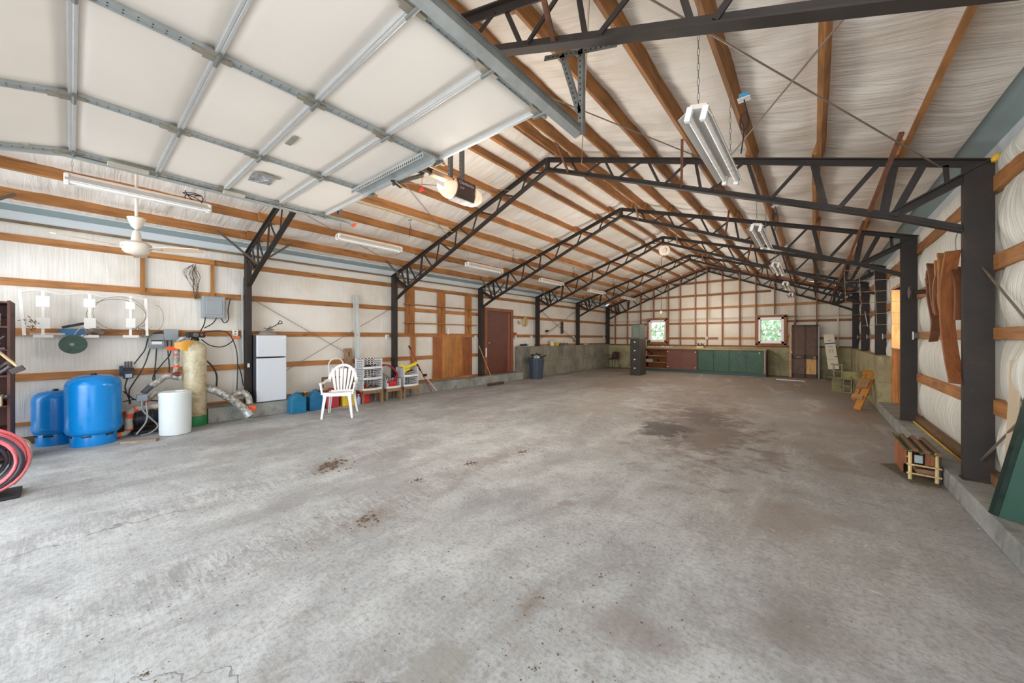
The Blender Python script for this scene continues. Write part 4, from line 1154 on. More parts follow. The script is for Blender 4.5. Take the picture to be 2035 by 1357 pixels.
make('clamp_jaw', G().bar((0, -.07, .12), (.0, .10, .09), .02, .014).bar((.0, -.02, .09), (.02, .05, .16), .014, .014), pm((80, 76, 72), .4, .4), t, L=True)
make('wall_switch', G().box(-7.962, -7.955, 2.04, 2.075, .90, .97), WHITE, label='small white tag on the first post beside the fridge', cat='tag')
make('hose_line', G().tube(spline([(-8.08, 2.0, 2.55), (-8.10, 2.0, 2.2), (-8.09, 2.0, 1.7), (-8.10, 2.01, 1.0)], 5), .018, 8), pm((170, 172, 170), .4), smooth=True, label='grey conduit running down beside the first post', cat='conduit')

# ---- wood frame with bundled wire
t = thing('wooden_surround', 'empty rectangular wooden frame fixed high on the left wall', 'frame', (WL + .05, 1.12, 2.12))
FW = wood((178, 122, 62), 'y', knots=False); FWZ = wood((178, 122, 62), 'z', knots=False)
xx = WL + .036
make('frame_rail', G().box(xx, xx + .03, .68, 1.60, 2.735, 2.80), FW, t); make('frame_rail', G().box(xx, xx + .03, .68, 1.60, 2.115, 2.165), FW, t)
make('frame_stile', G().box(xx, xx + .03, .68, .735, 2.165, 2.735), FWZ, t); make('frame_stile', G().box(xx, xx + .03, 1.55, 1.60, 2.165, 2.735), FWZ, t)
g = G(); rr = random.Random(5)
for k in range(11):
    a = rr.uniform(-.07, .07); b = rr.uniform(-.09, .09); c = rr.uniform(-.03, .03)
    g.tube(spline([(xx + .04, 1.33 + c, 2.70 - rr.uniform(0, .05)), (xx + .05 + rr.uniform(0, .02), 1.33 + a, 2.50), (xx + .05, 1.34 + b * .5, 2.32), (xx + .04, 1.36 + c, 2.12 - rr.uniform(0, .05))], 4), .0035, 4)
for k in range(3): g.tube(spline([(xx + .045, 1.31, 2.68), (xx + .05, 1.22 - .02 * k, 2.55), (xx + .05, 1.25, 2.40), (xx + .04, 1.33, 2.25)], 4), .003, 4)
make('wire_bundle', g, pm((104, 82, 62), .5, .4), label='rusty bundle of wire hanging in the wooden frame', cat='wire', kind='stuff')

# ---- rack of white square plates (old aerial) with things lying on it
t = thing('plate_rack', 'white wire rack with six square plates hung on the left wall', 'rack', (-8.0, .15, 1.43))
RW = pm((244, 242, 236), .4, 0, .02)
make('side_bar', G().bar((-8.02, -.44, 2.07), (-8.0, -.40, 1.47), .03, .045, (1, 0, 0)), RW, t)
make('side_bar', G().bar((-8.02, .73, 2.05), (-8.0, .745, 1.47), .03, .03, (1, 0, 0)), RW, t)
pts = [(-8.0 + .0 * i, -.44 + 1.18 * i / 60, 2.055 + .018 * math.cos(i / 60 * 6.28 * 3 + 3.6)) for i in range(61)]
make('top_rod', G().tube(pts, .006, 6).tube([(x - .05, y, z + .0) for x, y, z in pts], .006, 6), RW, t, kind='stuff')
make('bottom_shelf', G().box(-8.14, -8.0, -.38, .74, 1.462, 1.470), pm((178, 168, 152), .5), t)
for y0, up, lo in ((-.25, (1.85, 2.0), (1.56, 1.71)), (.16, (1.87, 1.995), (1.565, 1.72)), (.565, (1.87, 1.985), (1.59, 1.735))):
    hw = .058 if y0 < 0 else (.056 if y0 < .3 else .05)
    make('centre_pole', G().box(-8.0, -7.985, y0 - .014, y0 + .014, 1.47, 2.06), RW, t)
    make('square_plate', G().box(-7.985, -7.978, y0 - hw, y0 + hw, up[0], up[1]), RW, t, bev=.003)
    make('square_plate', G().box(-7.982, -7.975, y0 - hw + .004, y0 + hw + .004, lo[0], lo[1]), RW, t, bev=.003)
    make('foot_plate', G().box(-8.0, -7.97, y0 - .08, y0 + .09, 1.438, 1.478), WHITE, t, bev=.003)
g = G().tube([(-7.99 + .01 * math.sin(a * 2), .43 + .30 * math.cos(a), 1.77 + .24 * math.sin(a)) for a in np.arange(0, 6.28, .2)], .0035, 5, True)
g.tube([(-7.985, .46 + .27 * math.cos(a), 1.80 + .25 * math.sin(a)) for a in np.arange(0, 6.28, .2)], .003, 5, True)
g.tube([(-7.99, .84 + .09 * math.cos(a), 1.75 + .20 * math.sin(a)) for a in np.arange(-1.6, 1.7, .2)], .003, 5)
make('wire_coil', g, pm((126, 116, 104), .4, .5), label='thin wire hung in wide loops over the right of the white rack', cat='wire', kind='stuff')
make('box', G().box(-8.12, -8.02, -.36, -.06, 1.472, 1.505), pm((222, 206, 196), .5), bev=.003, label='flat white and red box lying on the white rack', cat='box')
t = thing('tool_tray', 'blue tray with a black tool lying on the white rack', 'tray', (-8.06, .0, 1.472))
make('tray_shell', G().prism([(-.09, 1.47), (.17, 1.47), (.21, 1.53), (.19, 1.54), (-.14, 1.53)], -8.12, -8.02, 'x').box(-8.115, -8.025, -.1, .14, 1.53, 1.56), pm((50, 120, 176), .4, 0, .15), t, bev=.004)
make('black_tool', G().bar((-8.05, -.09, 1.58), (-8.05, .15, 1.655), .05, .035), pm((40, 38, 46), .5), t)
t = thing('enamel_lamp', 'green enamel lamp shade hanging below the white rack', 'lamp', (-7.93, .01, 1.24))
GE = pm((34, 70, 54), .35, 0, .25, 8)
make('lamp_shade', G().lathe([(.13, .06), (.125, .055), (.09, .02), (.045, -.02), (.04, -.05), (.02, -.07), (.0, -.07)], (-7.97, .01, 1.345), 32, 'x'), GE, t, smooth=True)
make('lamp_shade', G().lathe([(.0, .0), (.035, .005), (.045, .02), (.08, .04), (.10, .055), (.13, .062)], (-7.955, .01, 1.345), 32, 'x'), GE, t, smooth=True)
make('bulb_socket', G().lathe([(.03, 0), (.032, .03), (.02, .045)], (-7.935, .0, 1.345), 16, 'x'), pm((120, 150, 130), .3), t)
make('hook_wire', G().tube(spline([(-7.95, .0, 1.40), (-7.96, .04, 1.52), (-7.96, .10, 1.58), (-7.97, .13, 1.50), (-7.97, .07, 1.43)], 5), .007, 6), pm((170, 150, 120), .4, .3), t)
make('crumpled_wrap', crumple([(-7.98, .12, 1.50), (-7.97, .20, 1.54), (-7.98, .29, 1.50)], .035), pm((120, 104, 96), .6, 0, .3, 20), label='brown crumpled bundle beside the blue tray on the rack', cat='bundle', smooth=True)
for k, (yy, zz) in enumerate(((-.35, 1.62), (.68, 1.56), (.77, 1.52))):
    g = G(); rr = random.Random(90 + k)
    for j in range(26):
        a = Vector((-8.0 + rr.uniform(-.03, .03), yy + rr.gauss(0, .03), zz + rr.gauss(0, .045))); g.tube([a, a + Vector((rr.uniform(-.02, .02), rr.uniform(-.04, .04), rr.uniform(-.04, .04)))], .004, 4)
    make('clip_cluster', g, pm((110, 100, 84) if k else (96, 80, 70), .5, .3), label=['tangle of small clips on the left side bar of the white rack', 'tangle of small clips left of the right side bar of the rack', 'tangle of small clips right of the rack'][k], cat='clips', kind='stuff')

# ---- shelf of junk at the far left
t = thing('storage_shelf', 'dark brown shelf unit cut by the left edge of the picture', 'shelf', (-7.35, -.78, 0))
DB = wood((86, 50, 40), 'z', knots=False)
make('side_panel', G().box(-7.62, -7.05, -.47, -.45, 0, 1.86), DB, t); make('side_panel', G().box(-7.62, -7.05, -1.12, -1.10, 0, 1.86), DB, t)
for z in (.06, .36, .66, 1.0, 1.3, 1.56, 1.84): make('shelf_board', G().box(-7.60, -7.06, -1.10, -.47, z - .01, z + .01), DB, t)
make('back_panel', G().box(-7.63, -7.60, -1.12, -.45, 0, 1.86), DB, t)
make('storage_box', G().box(-7.28, -6.98, -.82, -.50, .67, .78), pm((170, 152, 124), .6), bev=.006, label='tan box sticking out of the left shelf', cat='box')
t = thing('mallet', 'mallet with a pale wooden handle leaning out of the left shelf', 'hammer', (-6.98, -.5, 1.01))
make('handle', G().tube([(-6.96, -.62, 1.42), (-6.95, -.40, 1.12)], .014, 10), wood((226, 196, 146), 'z', knots=False), t, smooth=True)
make('head', G().bar((-6.95, -.44, 1.05), (-6.95, -.35, 1.10), .06, .06), pm((70, 62, 58)), t, bev=.006)
g = G(); rr = random.Random(3)
for z in (.66, 1.01, 1.31, 1.57):
    for j in range(16):
        a = Vector((-7.08 + rr.uniform(-.1, .05), rr.uniform(-.9, -.5), z + rr.uniform(.0, .1))); b = a + Vector((rr.uniform(-.08, .08), rr.uniform(-.12, .12), rr.uniform(0, .12)))
        g.tube([a, b], rr.uniform(.006, .022), 6)
make('tool_jumble', g, pm((92, 92, 92), .5, .2, .5, 30), label='jumble of dusty tools and leads filling the left shelf', cat='tools', kind='stuff')
make('white_bottle', G().lathe([(.04, 0), (.045, .01), (.045, .14), (.02, .17), (.02, .20)], (-7.0 - .12, -.56, 1.57), 16), WHITE, smooth=True, label='white bottle on the upper left shelf', cat='bottle')
make('tub', G().lathe([(.12, 0), (.13, .02), (.14, .26), (.12, .27)], (-6.70, -.74, .0), 24), pm((126, 142, 158), .5), smooth=True, label='blue grey tub behind the pink hose', cat='tub')
t = thing('hose_reel', 'big coil of pink and dark hose at the lower left edge', 'hose', (-5.75, -.62, 0))
PINK = pm((226, 112, 118), .4, 0, .12, 20); DKH = pm((66, 68, 78), .45)
for k in range(24):
    rr = random.Random(200 + k)
    r0 = rr.uniform(.21, .31) if k < 16 else rr.uniform(.12, .22); dx = rr.uniform(-.07, .09); tilt = rr.uniform(-.12, .12)
    cy, cz = -.535 + rr.uniform(-.015, .015), .335 + rr.uniform(-.01, .01)
    pts = [(-5.62 + dx + tilt * math.sin(a) * r0, cy + r0 * math.cos(a) * 1.02, max(.012, cz + r0 * math.sin(a) * 1.06)) for a in np.arange(0, 6.28, .22)]
    make('hose_turn', G().tube(pts, .0115, 8, True), PINK if k % 4 and k < 17 else DKH, t, smooth=True)
make('reel_hub', G().lathe([(.10, -.12), (.10, .12)], (-5.64, -.535, .335), 20, 'x').box(-5.80, -5.48, -.72, -.30, 0, .03), BLACK, t)
make('hose_end', G().tube(spline([(-5.9, -.42, .50), (-5.95, -.28, .42), (-5.93, -.26, .25), (-5.92, -.30, .12), (-5.95, -.36, .02)], 6), .011, 8), pm((150, 146, 136), .4), t, smooth=True)
make('hose_nozzle', G().tube([(-5.44, -.52, .43), (-5.48, -.62, .38)], [.012, .02], 8), GALV, t)

# ---- fuel cans
def can(lab, x, y, w, d, h, col_, capcol, rz=0, spout=True):
    t = thing('fuel_can', lab, 'fuel can', (x, y, 0), rz)
    m = pm(col_, .38, 0, .12, 9)
    a, b = d / 2, w / 2
    g = G().prism([(-b, 0), (b, 0), (b, h * .68), (b * .55, h * .92), (-b * .55, h * .92), (-b, h * .68)], -a, a, 'x')
    make('can_body', g, m, t, L=True, bev=.018, seg=3)
    make('can_handle', G().tube(spline([(0, -b * .5, h * .9), (0, -b * .3, h * 1.0), (0, b * .25, h * 1.0), (0, b * .4, h * .9)], 5), .014, 8), m, t, L=True, smooth=True)
    make('cap', G().lathe([(.036, -.03), (.038, .03), (.026, .042)], (a * .7, b * .5, h * .91), 14), pm(capcol), t, L=True)
    if spout: make('spout', G().tube([(a * .3, b * .66, h * .92), (a * .5, b * 1.05, h * 1.04)], [.014, .009], 8), pm((220, 200, 130)), t, L=True)
    return t
can('leftmost blue fuel can on the floor by the curb', -7.66, 2.76, .27, .22, .38, (24, 112, 150), (20, 20, 26))
can('second blue fuel can, between the first one and the red can', -7.70, 3.11, .27, .20, .39, (30, 104, 146), (20, 30, 40))
can('red fuel can right of the blue cans, partly behind the chair', -7.70, 3.42, .25, .20, .39, (178, 50, 60), (30, 24, 60))
can('yellow fuel can behind the white chair', -7.66, 3.76, .28, .20, .33, (214, 182, 54), (220, 190, 30), 0, False)
can('tall red fuel can right of the white chair', -7.68, 4.12, .20, .18, .40, (204, 38, 40), (150, 120, 70))
t = thing('bottle', 'small clear blue bottle standing behind the chair legs', 'bottle', (-7.60, 3.96, 0))
make('bottle_body', G().lathe([(.04, 0), (.045, .01), (.045, .14), (.02, .18), (.018, .20)], (0, 0, 0), 18), pm((150, 176, 206), .2), t, L=True, smooth=True)
make('bottle_cap', G().lathe([(.02, .20), (.02, .22)], (0, 0, 0), 12), WHITE, t, L=True)
t = thing('picture_frame', 'small brown framed picture leaning behind the chair', 'picture', (-7.84, 3.50, .25))
make('frame', G().box(-7.87, -7.85, 3.30, 3.72, .25, .62), wood((116, 78, 54), 'y', knots=False), t, bev=.003)
make('picture_sheet', G().box(-7.85, -7.847, 3.34, 3.68, .29, .58), pm((172, 158, 138), .6), t)
make('hoop', G().tube([(-7.93, 3.50 + .0, .26)] + [(-7.93, 3.63 - .155 * math.cos(a), .86 + .14 * math.sin(a)) for a in np.arange(0, 3.2, .2)] + [(-7.93, 3.79, .26)], .014, 8), WHITE, smooth=True, label='white tube hoop standing against the wall behind the chair', cat='hoop')
# white plastic armchair
t = thing('plastic_chair', 'white plastic garden armchair with slatted back', 'chair', (-6.78, 3.18, 0), R(-36))
PW = pm((238, 236, 236), .35, 0, .02)
# local: front = +x, width along y
make('seat', G().sheet(lambda u, v: (-.22 + .47 * u, (-.235 + .47 * v) * (.86 + .14 * u), .415 + .03 * u + .02 * (2 * v - 1) ** 2 - .018 * math.sin(math.pi * u)), 10, 10, (0, 0, -.022)), PW, t, L=True, smooth='all')
make('seat_apron', G().sheet(lambda u, v: (.25 - .0 * v + .015 * math.sin(math.pi * u), -.24 + .48 * u, .445 - .055 * v), 10, 3, (-.014, 0, 0)), PW, t, L=True, smooth='all')
def backpt(s, h):   # s across -1..1, h height 0..1
    w_ = .19 + .075 * math.sin(min(1, h * 1.2) * math.pi * .5)
    return (-.22 - .12 * h + .07 * s * s * (1 - .2 * h), s * w_, .43 + .48 * h)
for k in range(6):
    s0 = -.74 + 1.48 * (k + .5) / 6; hw = .082
    make('back_slat', G().sheet(lambda u, v, s0=s0: backpt(s0 * (1 + .12 * v) + (u - .5) * 2 * hw * (1 + .2 * v), -.03 + .90 * v), 3, 12, (-.01, 0, 0)), PW, t, L=True, smooth='all')
make('back_rim', G().sheet(lambda u, v: (lambda a, rad: (-.22 - .12 * (.43 + .57 * math.sin(a)) + .05 * math.cos(a) ** 2, (.265 - .055 * v) * math.cos(a), .60 + (.335 - .05 * v) * math.sin(a)))(math.pi * u, 1), 28, 3, (-.016, 0, 0)), PW, t, L=True, smooth='all')
make('back_base', G().sheet(lambda u, v: backpt(-.98 + 1.96 * u, -.05 + .09 * v), 8, 2, (-.014, 0, 0)), PW, t, L=True, smooth='all')
for s in (-1, 1):
    make('armrest', G().sheet(lambda u, v, s=s: (lambda c: (c.x, c.y + s * (.03 - .06 * v) * (.6 + .4 * u), c.z))(Vector((-.27, s * .25, .66)).lerp(Vector((.20, s * .285, .62)), u) + Vector((0, s * .012 * math.sin(math.pi * u), -.015 * math.sin(math.pi * u)))), 12, 3, (0, 0, -.018)), PW, t, L=True, smooth='all')
    make('arm_post', G().sweep([(-.012, -.028), (.012, -.028), (.012, .028), (-.012, .028)], (.20, s * .285, .625), (.235, s * .25, .42), (1, 0, 0)), PW, t, L=True)
    for x0, x1, nm in ((.235, .285, 'leg'), (-.20, -.30, 'leg')):
        g = G()
        a, b = Vector((x0, s * .225, .43)), Vector((x1, s * .265, 0))
        g.add([(a.x - .04, a.y, a.z), (a.x + .03, a.y, a.z), (a.x + .03, a.y - s * .012, a.z), (a.x - .04, a.y - s * .012, a.z), (b.x - .018, b.y, 0), (b.x + .018, b.y, 0), (b.x + .018, b.y - s * .01, 0), (b.x - .018, b.y - s * .01, 0)],
              [(0, 1, 5, 4), (1, 2, 6, 5), (2, 3, 7, 6), (3, 0, 4, 7), (0, 3, 2, 1), (4, 5, 6, 7)])
        e = .03 if x0 > 0 else -.03
        g.add([(a.x + e, a.y, a.z), (a.x + e, a.y - s * .055, a.z), (b.x + e * .5, b.y - s * .03, 0), (b.x + e * .5, b.y, 0), (a.x + e * .6, a.y, a.z), (a.x + e * .6, a.y - s * .055, a.z), (b.x + e * .2, b.y - s * .03, 0), (b.x + e * .2, b.y, 0)],
              [(0, 1, 2, 3), (7, 6, 5, 4), (0, 3, 7, 4), (1, 5, 6, 2), (0, 4, 5, 1), (3, 2, 6, 7)])
        make(nm, g, PW, t, L=True)

# leaning channel and plank
t = thing('steel_channel', 'tall pale galvanised channel leaning on the wall left of the crates', 'channel', (-7.98, 4.15, .25))
make('channel_web', G().add([(-7.93, 4.09, .25), (-7.93, 4.21, .25), (-8.10, 4.20, 2.42), (-8.10, 4.09, 2.42), (-7.945, 4.09, .25), (-7.945, 4.21, .25), (-8.115, 4.20, 2.42), (-8.115, 4.09, 2.42)], [(0, 1, 2, 3), (7, 6, 5, 4), (0, 4, 5, 1), (1, 5, 6, 2), (2, 6, 7, 3), (3, 7, 4, 0)]), pm((206, 210, 206), .45, .2), t)
for yy in (4.09, 4.20): make('channel_flange', G().bar((-7.915, yy, .25), (-8.085, yy, 2.42), .006, .035, (1, 0, 0)), pm((190, 194, 192), .45, .2), t)
make('punched_hole', G().lathe([(.016, 0), (.016, .004)], (-8.032, 4.15, 1.5), 12, 'x'), BLACK, t)
t = thing('board', 'short weathered board with a slot, leaning beside the pale channel', 'board', (-7.95, 3.97, .25))
make('board_body', G().bar((-7.98, 3.97, .25), (-8.11, 3.97, 1.20), .17, .025, (1, 0, 0)), wood((150, 122, 92), 'z', .8), t)
make('slot', G().bar((-8.072, 3.99, 1.02), (-8.086, 3.985, 1.12), .02, .008, (1, 0, 0)), BLACK, t)

# wooden stands and white crates
SW = wood((150, 116, 80), 'z', knots=False)
def stand(lab, y0, y1, h):
    t = thing('wooden_stand', lab, 'stand', (-7.62, (y0 + y1) / 2, 0), group='wooden stands under the crates')
    for yy in (y0 + .02, y1 - .02):
        for x in (-7.76, -7.47): make('leg', G().box(x - .018, x + .018, yy - .02, yy + .02, 0, h - .02), SW, t)
    make('top_rail', G().box(-7.49, -7.45, y0, y1, h - .07, h - .02), SW, t)
    make('top_board', G().box(-7.79, -7.45, y0, y1, h - .02, h), SW, t)
stand('wooden stand under the triple stack of white crates', 3.98, 4.46, .29)
stand('wooden stand under the crate with the red hose', 4.54, 4.94, .28)
stand('wooden stand under the two crates at the right', 5.0, 5.44, .28)
CRW = pm((228, 230, 232), .4, 0, .03)
def crate(lab, y0, y1, z, h, back=1.0):
    """open-fronted stacking basket: perforated back and sides, sloping low front"""
    t = thing('plastic_crate', lab, 'crate', (-7.62, (y0 + y1) / 2, z), group='white stacking crates')
    x0, x1 = -7.79, -7.47
    make('crate_floor', G().box(x0, x1, y0, y1, z, z + .012), CRW, t)
    make('front_lip', G().sheet(lambda u, v: (x1 - .01 + .03 * math.sin(math.pi * u), y0 + (y1 - y0) * u, z + .0 + .045 * v), 8, 1, (-.01, 0, 0)), CRW, t)
    def wall(p, q, nm, cols_):
        # strips with slots between: rows of short bars
        g = G(); d_ = Vector(q) - Vector(p); nrows = 4
        for r_ in range(nrows + 1):
            zz = z + .015 + (h - .03) * r_ / nrows
            g.bar(Vector(p) + Vector((0, 0, zz)), Vector(q) + Vector((0, 0, zz)), .008, .028)
        for c_ in range(cols_ + 1):
            b = Vector(p) + d_ * c_ / cols_
            g.bar(b + Vector((0, 0, z)), b + Vector((0, 0, z + h)), .008, d_.length / cols_ * .5, d_.normalized())
        make(nm, g, CRW, t, kind='stuff')
    wall((x0 + .005, y0, 0), (x0 + .005, y1, 0), 'crate_back', 6)
    wall((x0, y0 + .005, 0), (x1 - .02, y0 + .005, 0), 'crate_side', 5)
    wall((x0, y1 - .005, 0), (x1 - .02, y1 - .005, 0), 'crate_side', 5)
    return t
for k in range(3): crate(['bottom crate of the triple stack', 'middle crate of the triple stack', 'top crate of the triple stack'][k] + ', white and perforated', 4.0, 4.45, .292 + .235 * k, .225)
crate('single white crate holding the red hose', 4.56, 4.93, .282, .20)
crate('lower white crate of the right pair, nearly empty', 5.02, 5.42, .282, .22)
crate('upper white crate of the right pair, holding yellow tools', 5.02, 5.42, .512, .22)
def jumble(name, lab, cat, x0, x1, y0, y1, z, n_, cols_, r=.02, seed=0, zs=.05):
    g = G(); rr = random.Random(seed)
    for j in range(n_):
        a = Vector((rr.uniform(x0, x1), rr.uniform(y0, y1), z + rr.uniform(r, zs))); b = a + Vector((rr.uniform(-.03, .03), rr.uniform(-.05, .05), rr.uniform(-.01, .015)))
        g.tube([a, b], rr.uniform(r * .5, r), 6)
    return make(name, g, pm(cols_, .5, 0, .5, 40), label=lab, cat=cat, kind='stuff')
jumble('metal_oddments', 'dark small parts heaped in the bottom crate', 'parts', -7.75, -7.53, 4.05, 4.40, .304, 60, (92, 82, 74), .016, 1, .07)
jumble('metal_oddments', 'dark oddments in the top crate', 'parts', -7.75, -7.53, 4.05, 4.40, .774, 26, (60, 58, 56), .016, 2, .05)
jumble('metal_oddments', 'a few grey parts in the middle crate', 'parts', -7.75, -7.53, 4.05, 4.40, .539, 14, (120, 116, 112), .014, 4, .04)
jumble('small_tools', 'small white and grey parts under the yellow tools', 'parts', -7.75, -7.53, 5.06, 5.38, .294, 26, (150, 150, 140), .014, 3, .05)
t = thing('air_hose', 'dark red hose coiled and arching over the single crate', 'hose', (-7.62, 4.75, .30))
for k in range(5):
    o = .018 * k
    make('hose_turn', G().tube(spline([(-7.62 + o * .4, 4.50 - .05, .70 + o), (-7.60, 4.55, .80 + o * .4), (-7.60 + o, 4.70, .80 - o * .6), (-7.58, 4.86 + o * .3, .68 - o), (-7.60, 4.92 - o, .50), (-7.62, 4.84 - o, .36), (-7.64, 4.70, .33 + o * .3)], 6), .011, 8), pm((150, 34, 46), .4, 0, .1), t, smooth=True)
make('red_pail', G().box(-7.70, -7.54, 4.68, 4.86, .296, .42), pm((206, 36, 44), .4), bev=.02, seg=3, label='red box in the crate under the dark red hose', cat='box')
make('white_jar', G().lathe([(.03, 0), (.03, .09), (.02, .10)], (-7.56, 4.63, .296), 14), WHITE, smooth=True, label='small white jar in the crate beside the red box', cat='jar')
t = thing('power_tool', 'yellow tool with a black handle resting in the upper right crate', 'tool', (-7.6, 5.25, .56))
YL = pm((232, 206, 30), .4)
make('tool_blade', G().bar((-7.58, 5.06, .70), (-7.56, 5.46, .82), .03, .07), YL, t, bev=.01)
make('tool_body', G().box(-7.68, -7.55, 5.08, 5.26, .60, .70), YL, t, bev=.02)
make('tool_handle', G().tube([(-7.56, 5.42, .80), (-7.55, 5.54, .62)], .018, 8), BLACK, t)
make('tool_blade', G().bar((-7.60, 4.99, .80), (-7.58, 5.16, .72), .02, .05), YL, t, bev=.006)
make('black_tool', G().tube([(-7.56, 5.14, .62), (-7.55, 5.30, .66)], .02, 8), BLACK, t)
t = thing('reaching_pole', 'long red and white pole leaning on the curb right of the crates', 'pole', (-7.7, 6.0, 0))
make('pole_shaft', G().tube([(-8.0, 5.55, 1.18), (-7.80, 5.83, .42)], .012, 8).tube([(-7.80, 5.83, .42), (-7.68, 6.0, .03)], .009, 8), pm((150, 34, 50), .4), t, smooth=True)
make('pole_grip', G().tube([(-8.02, 5.52, 1.24), (-7.99, 5.56, 1.14)], .02, 8), BLACK, t, smooth=True)
make('pole_brace', G().tube([(-7.81, 5.85, .46), (-7.66, 6.14, .04)], .012, 8), pm((226, 190, 190), .4), t, smooth=True)
make('pole_clamp', G().box(-7.82, -7.76, 5.82, 5.90, .44, .50), BLACK, t)
t = thing('push_broom', 'push broom with a thin wooden handle leaning by the third post', 'broom', (-7.6, 8.3, 0))
make('broom_handle', G().tube([(-7.93, 7.98, 1.20), (-7.50, 8.18, .06)], .012, 8), wood((206, 150, 84), 'z', knots=False), t, smooth=True)
make('broom_head', G().box(-7.55, -7.46, 7.95, 8.62, .045, .075), wood((92, 72, 60), 'y', knots=False), t)
make('bristles', G().prism([(-7.56, 0), (-7.45, 0), (-7.47, .045), (-7.54, .045)], 7.95, 8.62, 'y'), pm((60, 52, 48), .8), t)

# ---- plywood tool racks between the second and third posts
PB = wood((176, 112, 52), 'z', knots=True)
rk = thing('plywood_rack', 'rack of three plywood uprights carrying two thin shelves', 'rack', (WL + .05, 6.7, 1.5))
xr = WL + .037
for a, b in ((5.51, 5.79), (6.56, 6.84), (7.62, 7.88)): make('upright', G().box(xr, xr + .015, a, b, 1.50, 2.715), PB, rk)
for z in (2.31, 1.83):
    make('shelf', G().box(xr + .015, xr + .13, 5.45, 8.05, z - .012, z + .012), wood((170, 116, 58), 'y', knots=False), rk)
    for y in (5.62, 6.70, 7.76):
        make('bracket', G().box(xr + .016, xr + .02, y - .01, y + .01, z - .26, z - .012).box(xr + .016, xr + .11, y - .01, y + .01, z - .022, z - .014), pm((96, 62, 40), .5, .3), rk)
make('upright_board', G().box(xr, xr + .03, 5.68, 5.81, .27, 1.50), PB, label='narrow upright board under the left plywood upright', cat='board')
t = thing('plywood_sheet', 'large plywood sheet patched from four strips, fixed low on the wall', 'plywood', (xr, 7.15, .29))
for k, (a, b, c) in enumerate(((6.40, 6.72, (154, 88, 40)), (6.72, 7.10, (196, 132, 66)), (7.10, 7.50, (188, 122, 58)), (7.50, 7.90, (150, 84, 38)))):
    make('plywood_strip', G().box(xr, xr + (.012 if k in (0, 3) else .02), a, b, .29, 1.47 if k in (0, 3) else 1.53), wood(c, 'z', .55, .35, .7, False), t)
make('white_tube', G().lathe([(.02, 0), (.02, .16), (.008, .18)], (xr + .04, 6.92, 1.54), 10), WHITE, label='white sealant tube standing over the plywood sheet', cat='tube')
# ---- bin and things on the concrete ledge
t = thing('trash_bin', 'dark blue grey rubbish bin full of bags against the concrete', 'bin', (-7.55, 10.46, 0))
BN = pm((62, 72, 86), .45, 0, .08)
make('bin_body', G().lathe([(.20, 0), (.21, .01), (.265, .70), (.285, .705), (.285, .74), (.262, .745), (.255, .70), (.2, .1)], (0, 0, 0), 28), BN, t, L=True, smooth=True)
for a in range(0, 360, 30): make('bin_rib', G().bar((.212 * math.cos(R(a)), .212 * math.sin(R(a)), .04), (.262 * math.cos(R(a)), .262 * math.sin(R(a)), .66), .02, .012), BN, t, L=True)
make('bin_handle', G().bar((.0, .28, .62), (.0, .31, .69), .12, .02), BN, t, L=True)
g = G(); rr = random.Random(8)
for j in range(40):
    a = rr.uniform(0, 6.28); q = rr.uniform(0, .2); c = Vector((q * math.cos(a), q * math.sin(a), .72 + rr.uniform(0, .13)))
    g.tube([c, c + Vector((rr.gauss(0, .08), rr.gauss(0, .08), rr.uniform(-.01, .06)))], rr.uniform(.006, .03), 5)
make('dark_rubbish', g, pm((52, 50, 46), .6, 0, .5, 30), t, L=True, kind='stuff')
make('white_bag', G().lathe([(.02, .70), (.09, .72), (.10, .78), (.05, .83), (.0, .84)], (.06, -.06, 0), 12, sx=1.2), pm((224, 224, 228), .5), t, L=True, smooth=True)
t = thing('hanging_hose', 'loops of yellow hose hung on the board right of the brown door', 'hose', (-8.12, 10.55, 1.85))
for k in range(4):
    make('hose_turn', G().tube([(-8.13 + .012 * k, 10.58 + (.15 - .02 * k) * math.cos(a), 2.03 + (.17 - .015 * k) * math.sin(a)) for a in np.arange(0, 6.28, .3)], .012, 6, True), pm((204, 172, 92), .5), t, smooth=True)
jumble('hanging_oddments', 'small brown hooks and cords hung left of the yellow hose', 'cords', -8.14, -8.12, 10.12, 10.28, 1.92, 14, (120, 92, 60), .012, 12, .16)
make('cord_loop', G().tube([(-7.885, 10.42 + .10 * math.cos(a), .84 + .24 * math.sin(a)) for a in np.arange(0, 6.28, .3)], .009, 6, True), pm((110, 112, 100), .5), smooth=True, label='grey cord loop hanging on the concrete left of the bin', cat='cord')
zl = 1.13
jumble('work_gloves', 'heap of black gloves on the concrete ledge by the door', 'gloves', -8.06, -7.96, 10.12, 10.55, zl, 22, (34, 38, 42), .035, 21, .07)
make('tub', G().lathe([(.09, 0), (.095, .02), (.095, .20), (.07, .22), (.0, .225)], (-8.03, 12.18, zl), 20), pm((214, 204, 186), .5), smooth=True, label='white tub on the concrete ledge, left of the yellow carton', cat='tub')
make('carton', G().box(-8.09, -7.98, 12.42, 12.62, zl, zl + .13), pm((222, 196, 40), .5), label='yellow carton on the concrete ledge', cat='box', bev=.004)
jumble('rag_heap', 'heap of grey rags on the ledge right of the yellow carton', 'rags', -8.08, -7.97, 12.72, 13.35, zl, 26, (128, 100, 88), .04, 22, .10)
make('hanging_belt', G().box(-8.15, -8.12, 13.05, 13.20, 1.62, 2.12), pm((64, 54, 42), .7), bev=.01, label='dark strap hanging on the wall above the ledge', cat='strap')
jumble('black_holster', 'small black tool hanging on the wall over the white tub', 'tool', -8.15, -8.12, 11.92, 12.10, 1.64, 10, (30, 30, 32), .035, 23, .1)
jumble('black_strap', 'black strap hanging at the right end of the ledge', 'strap', -8.15, -8.12, 14.0, 14.12, 1.25, 10, (30, 30, 32), .02, 24, .22)
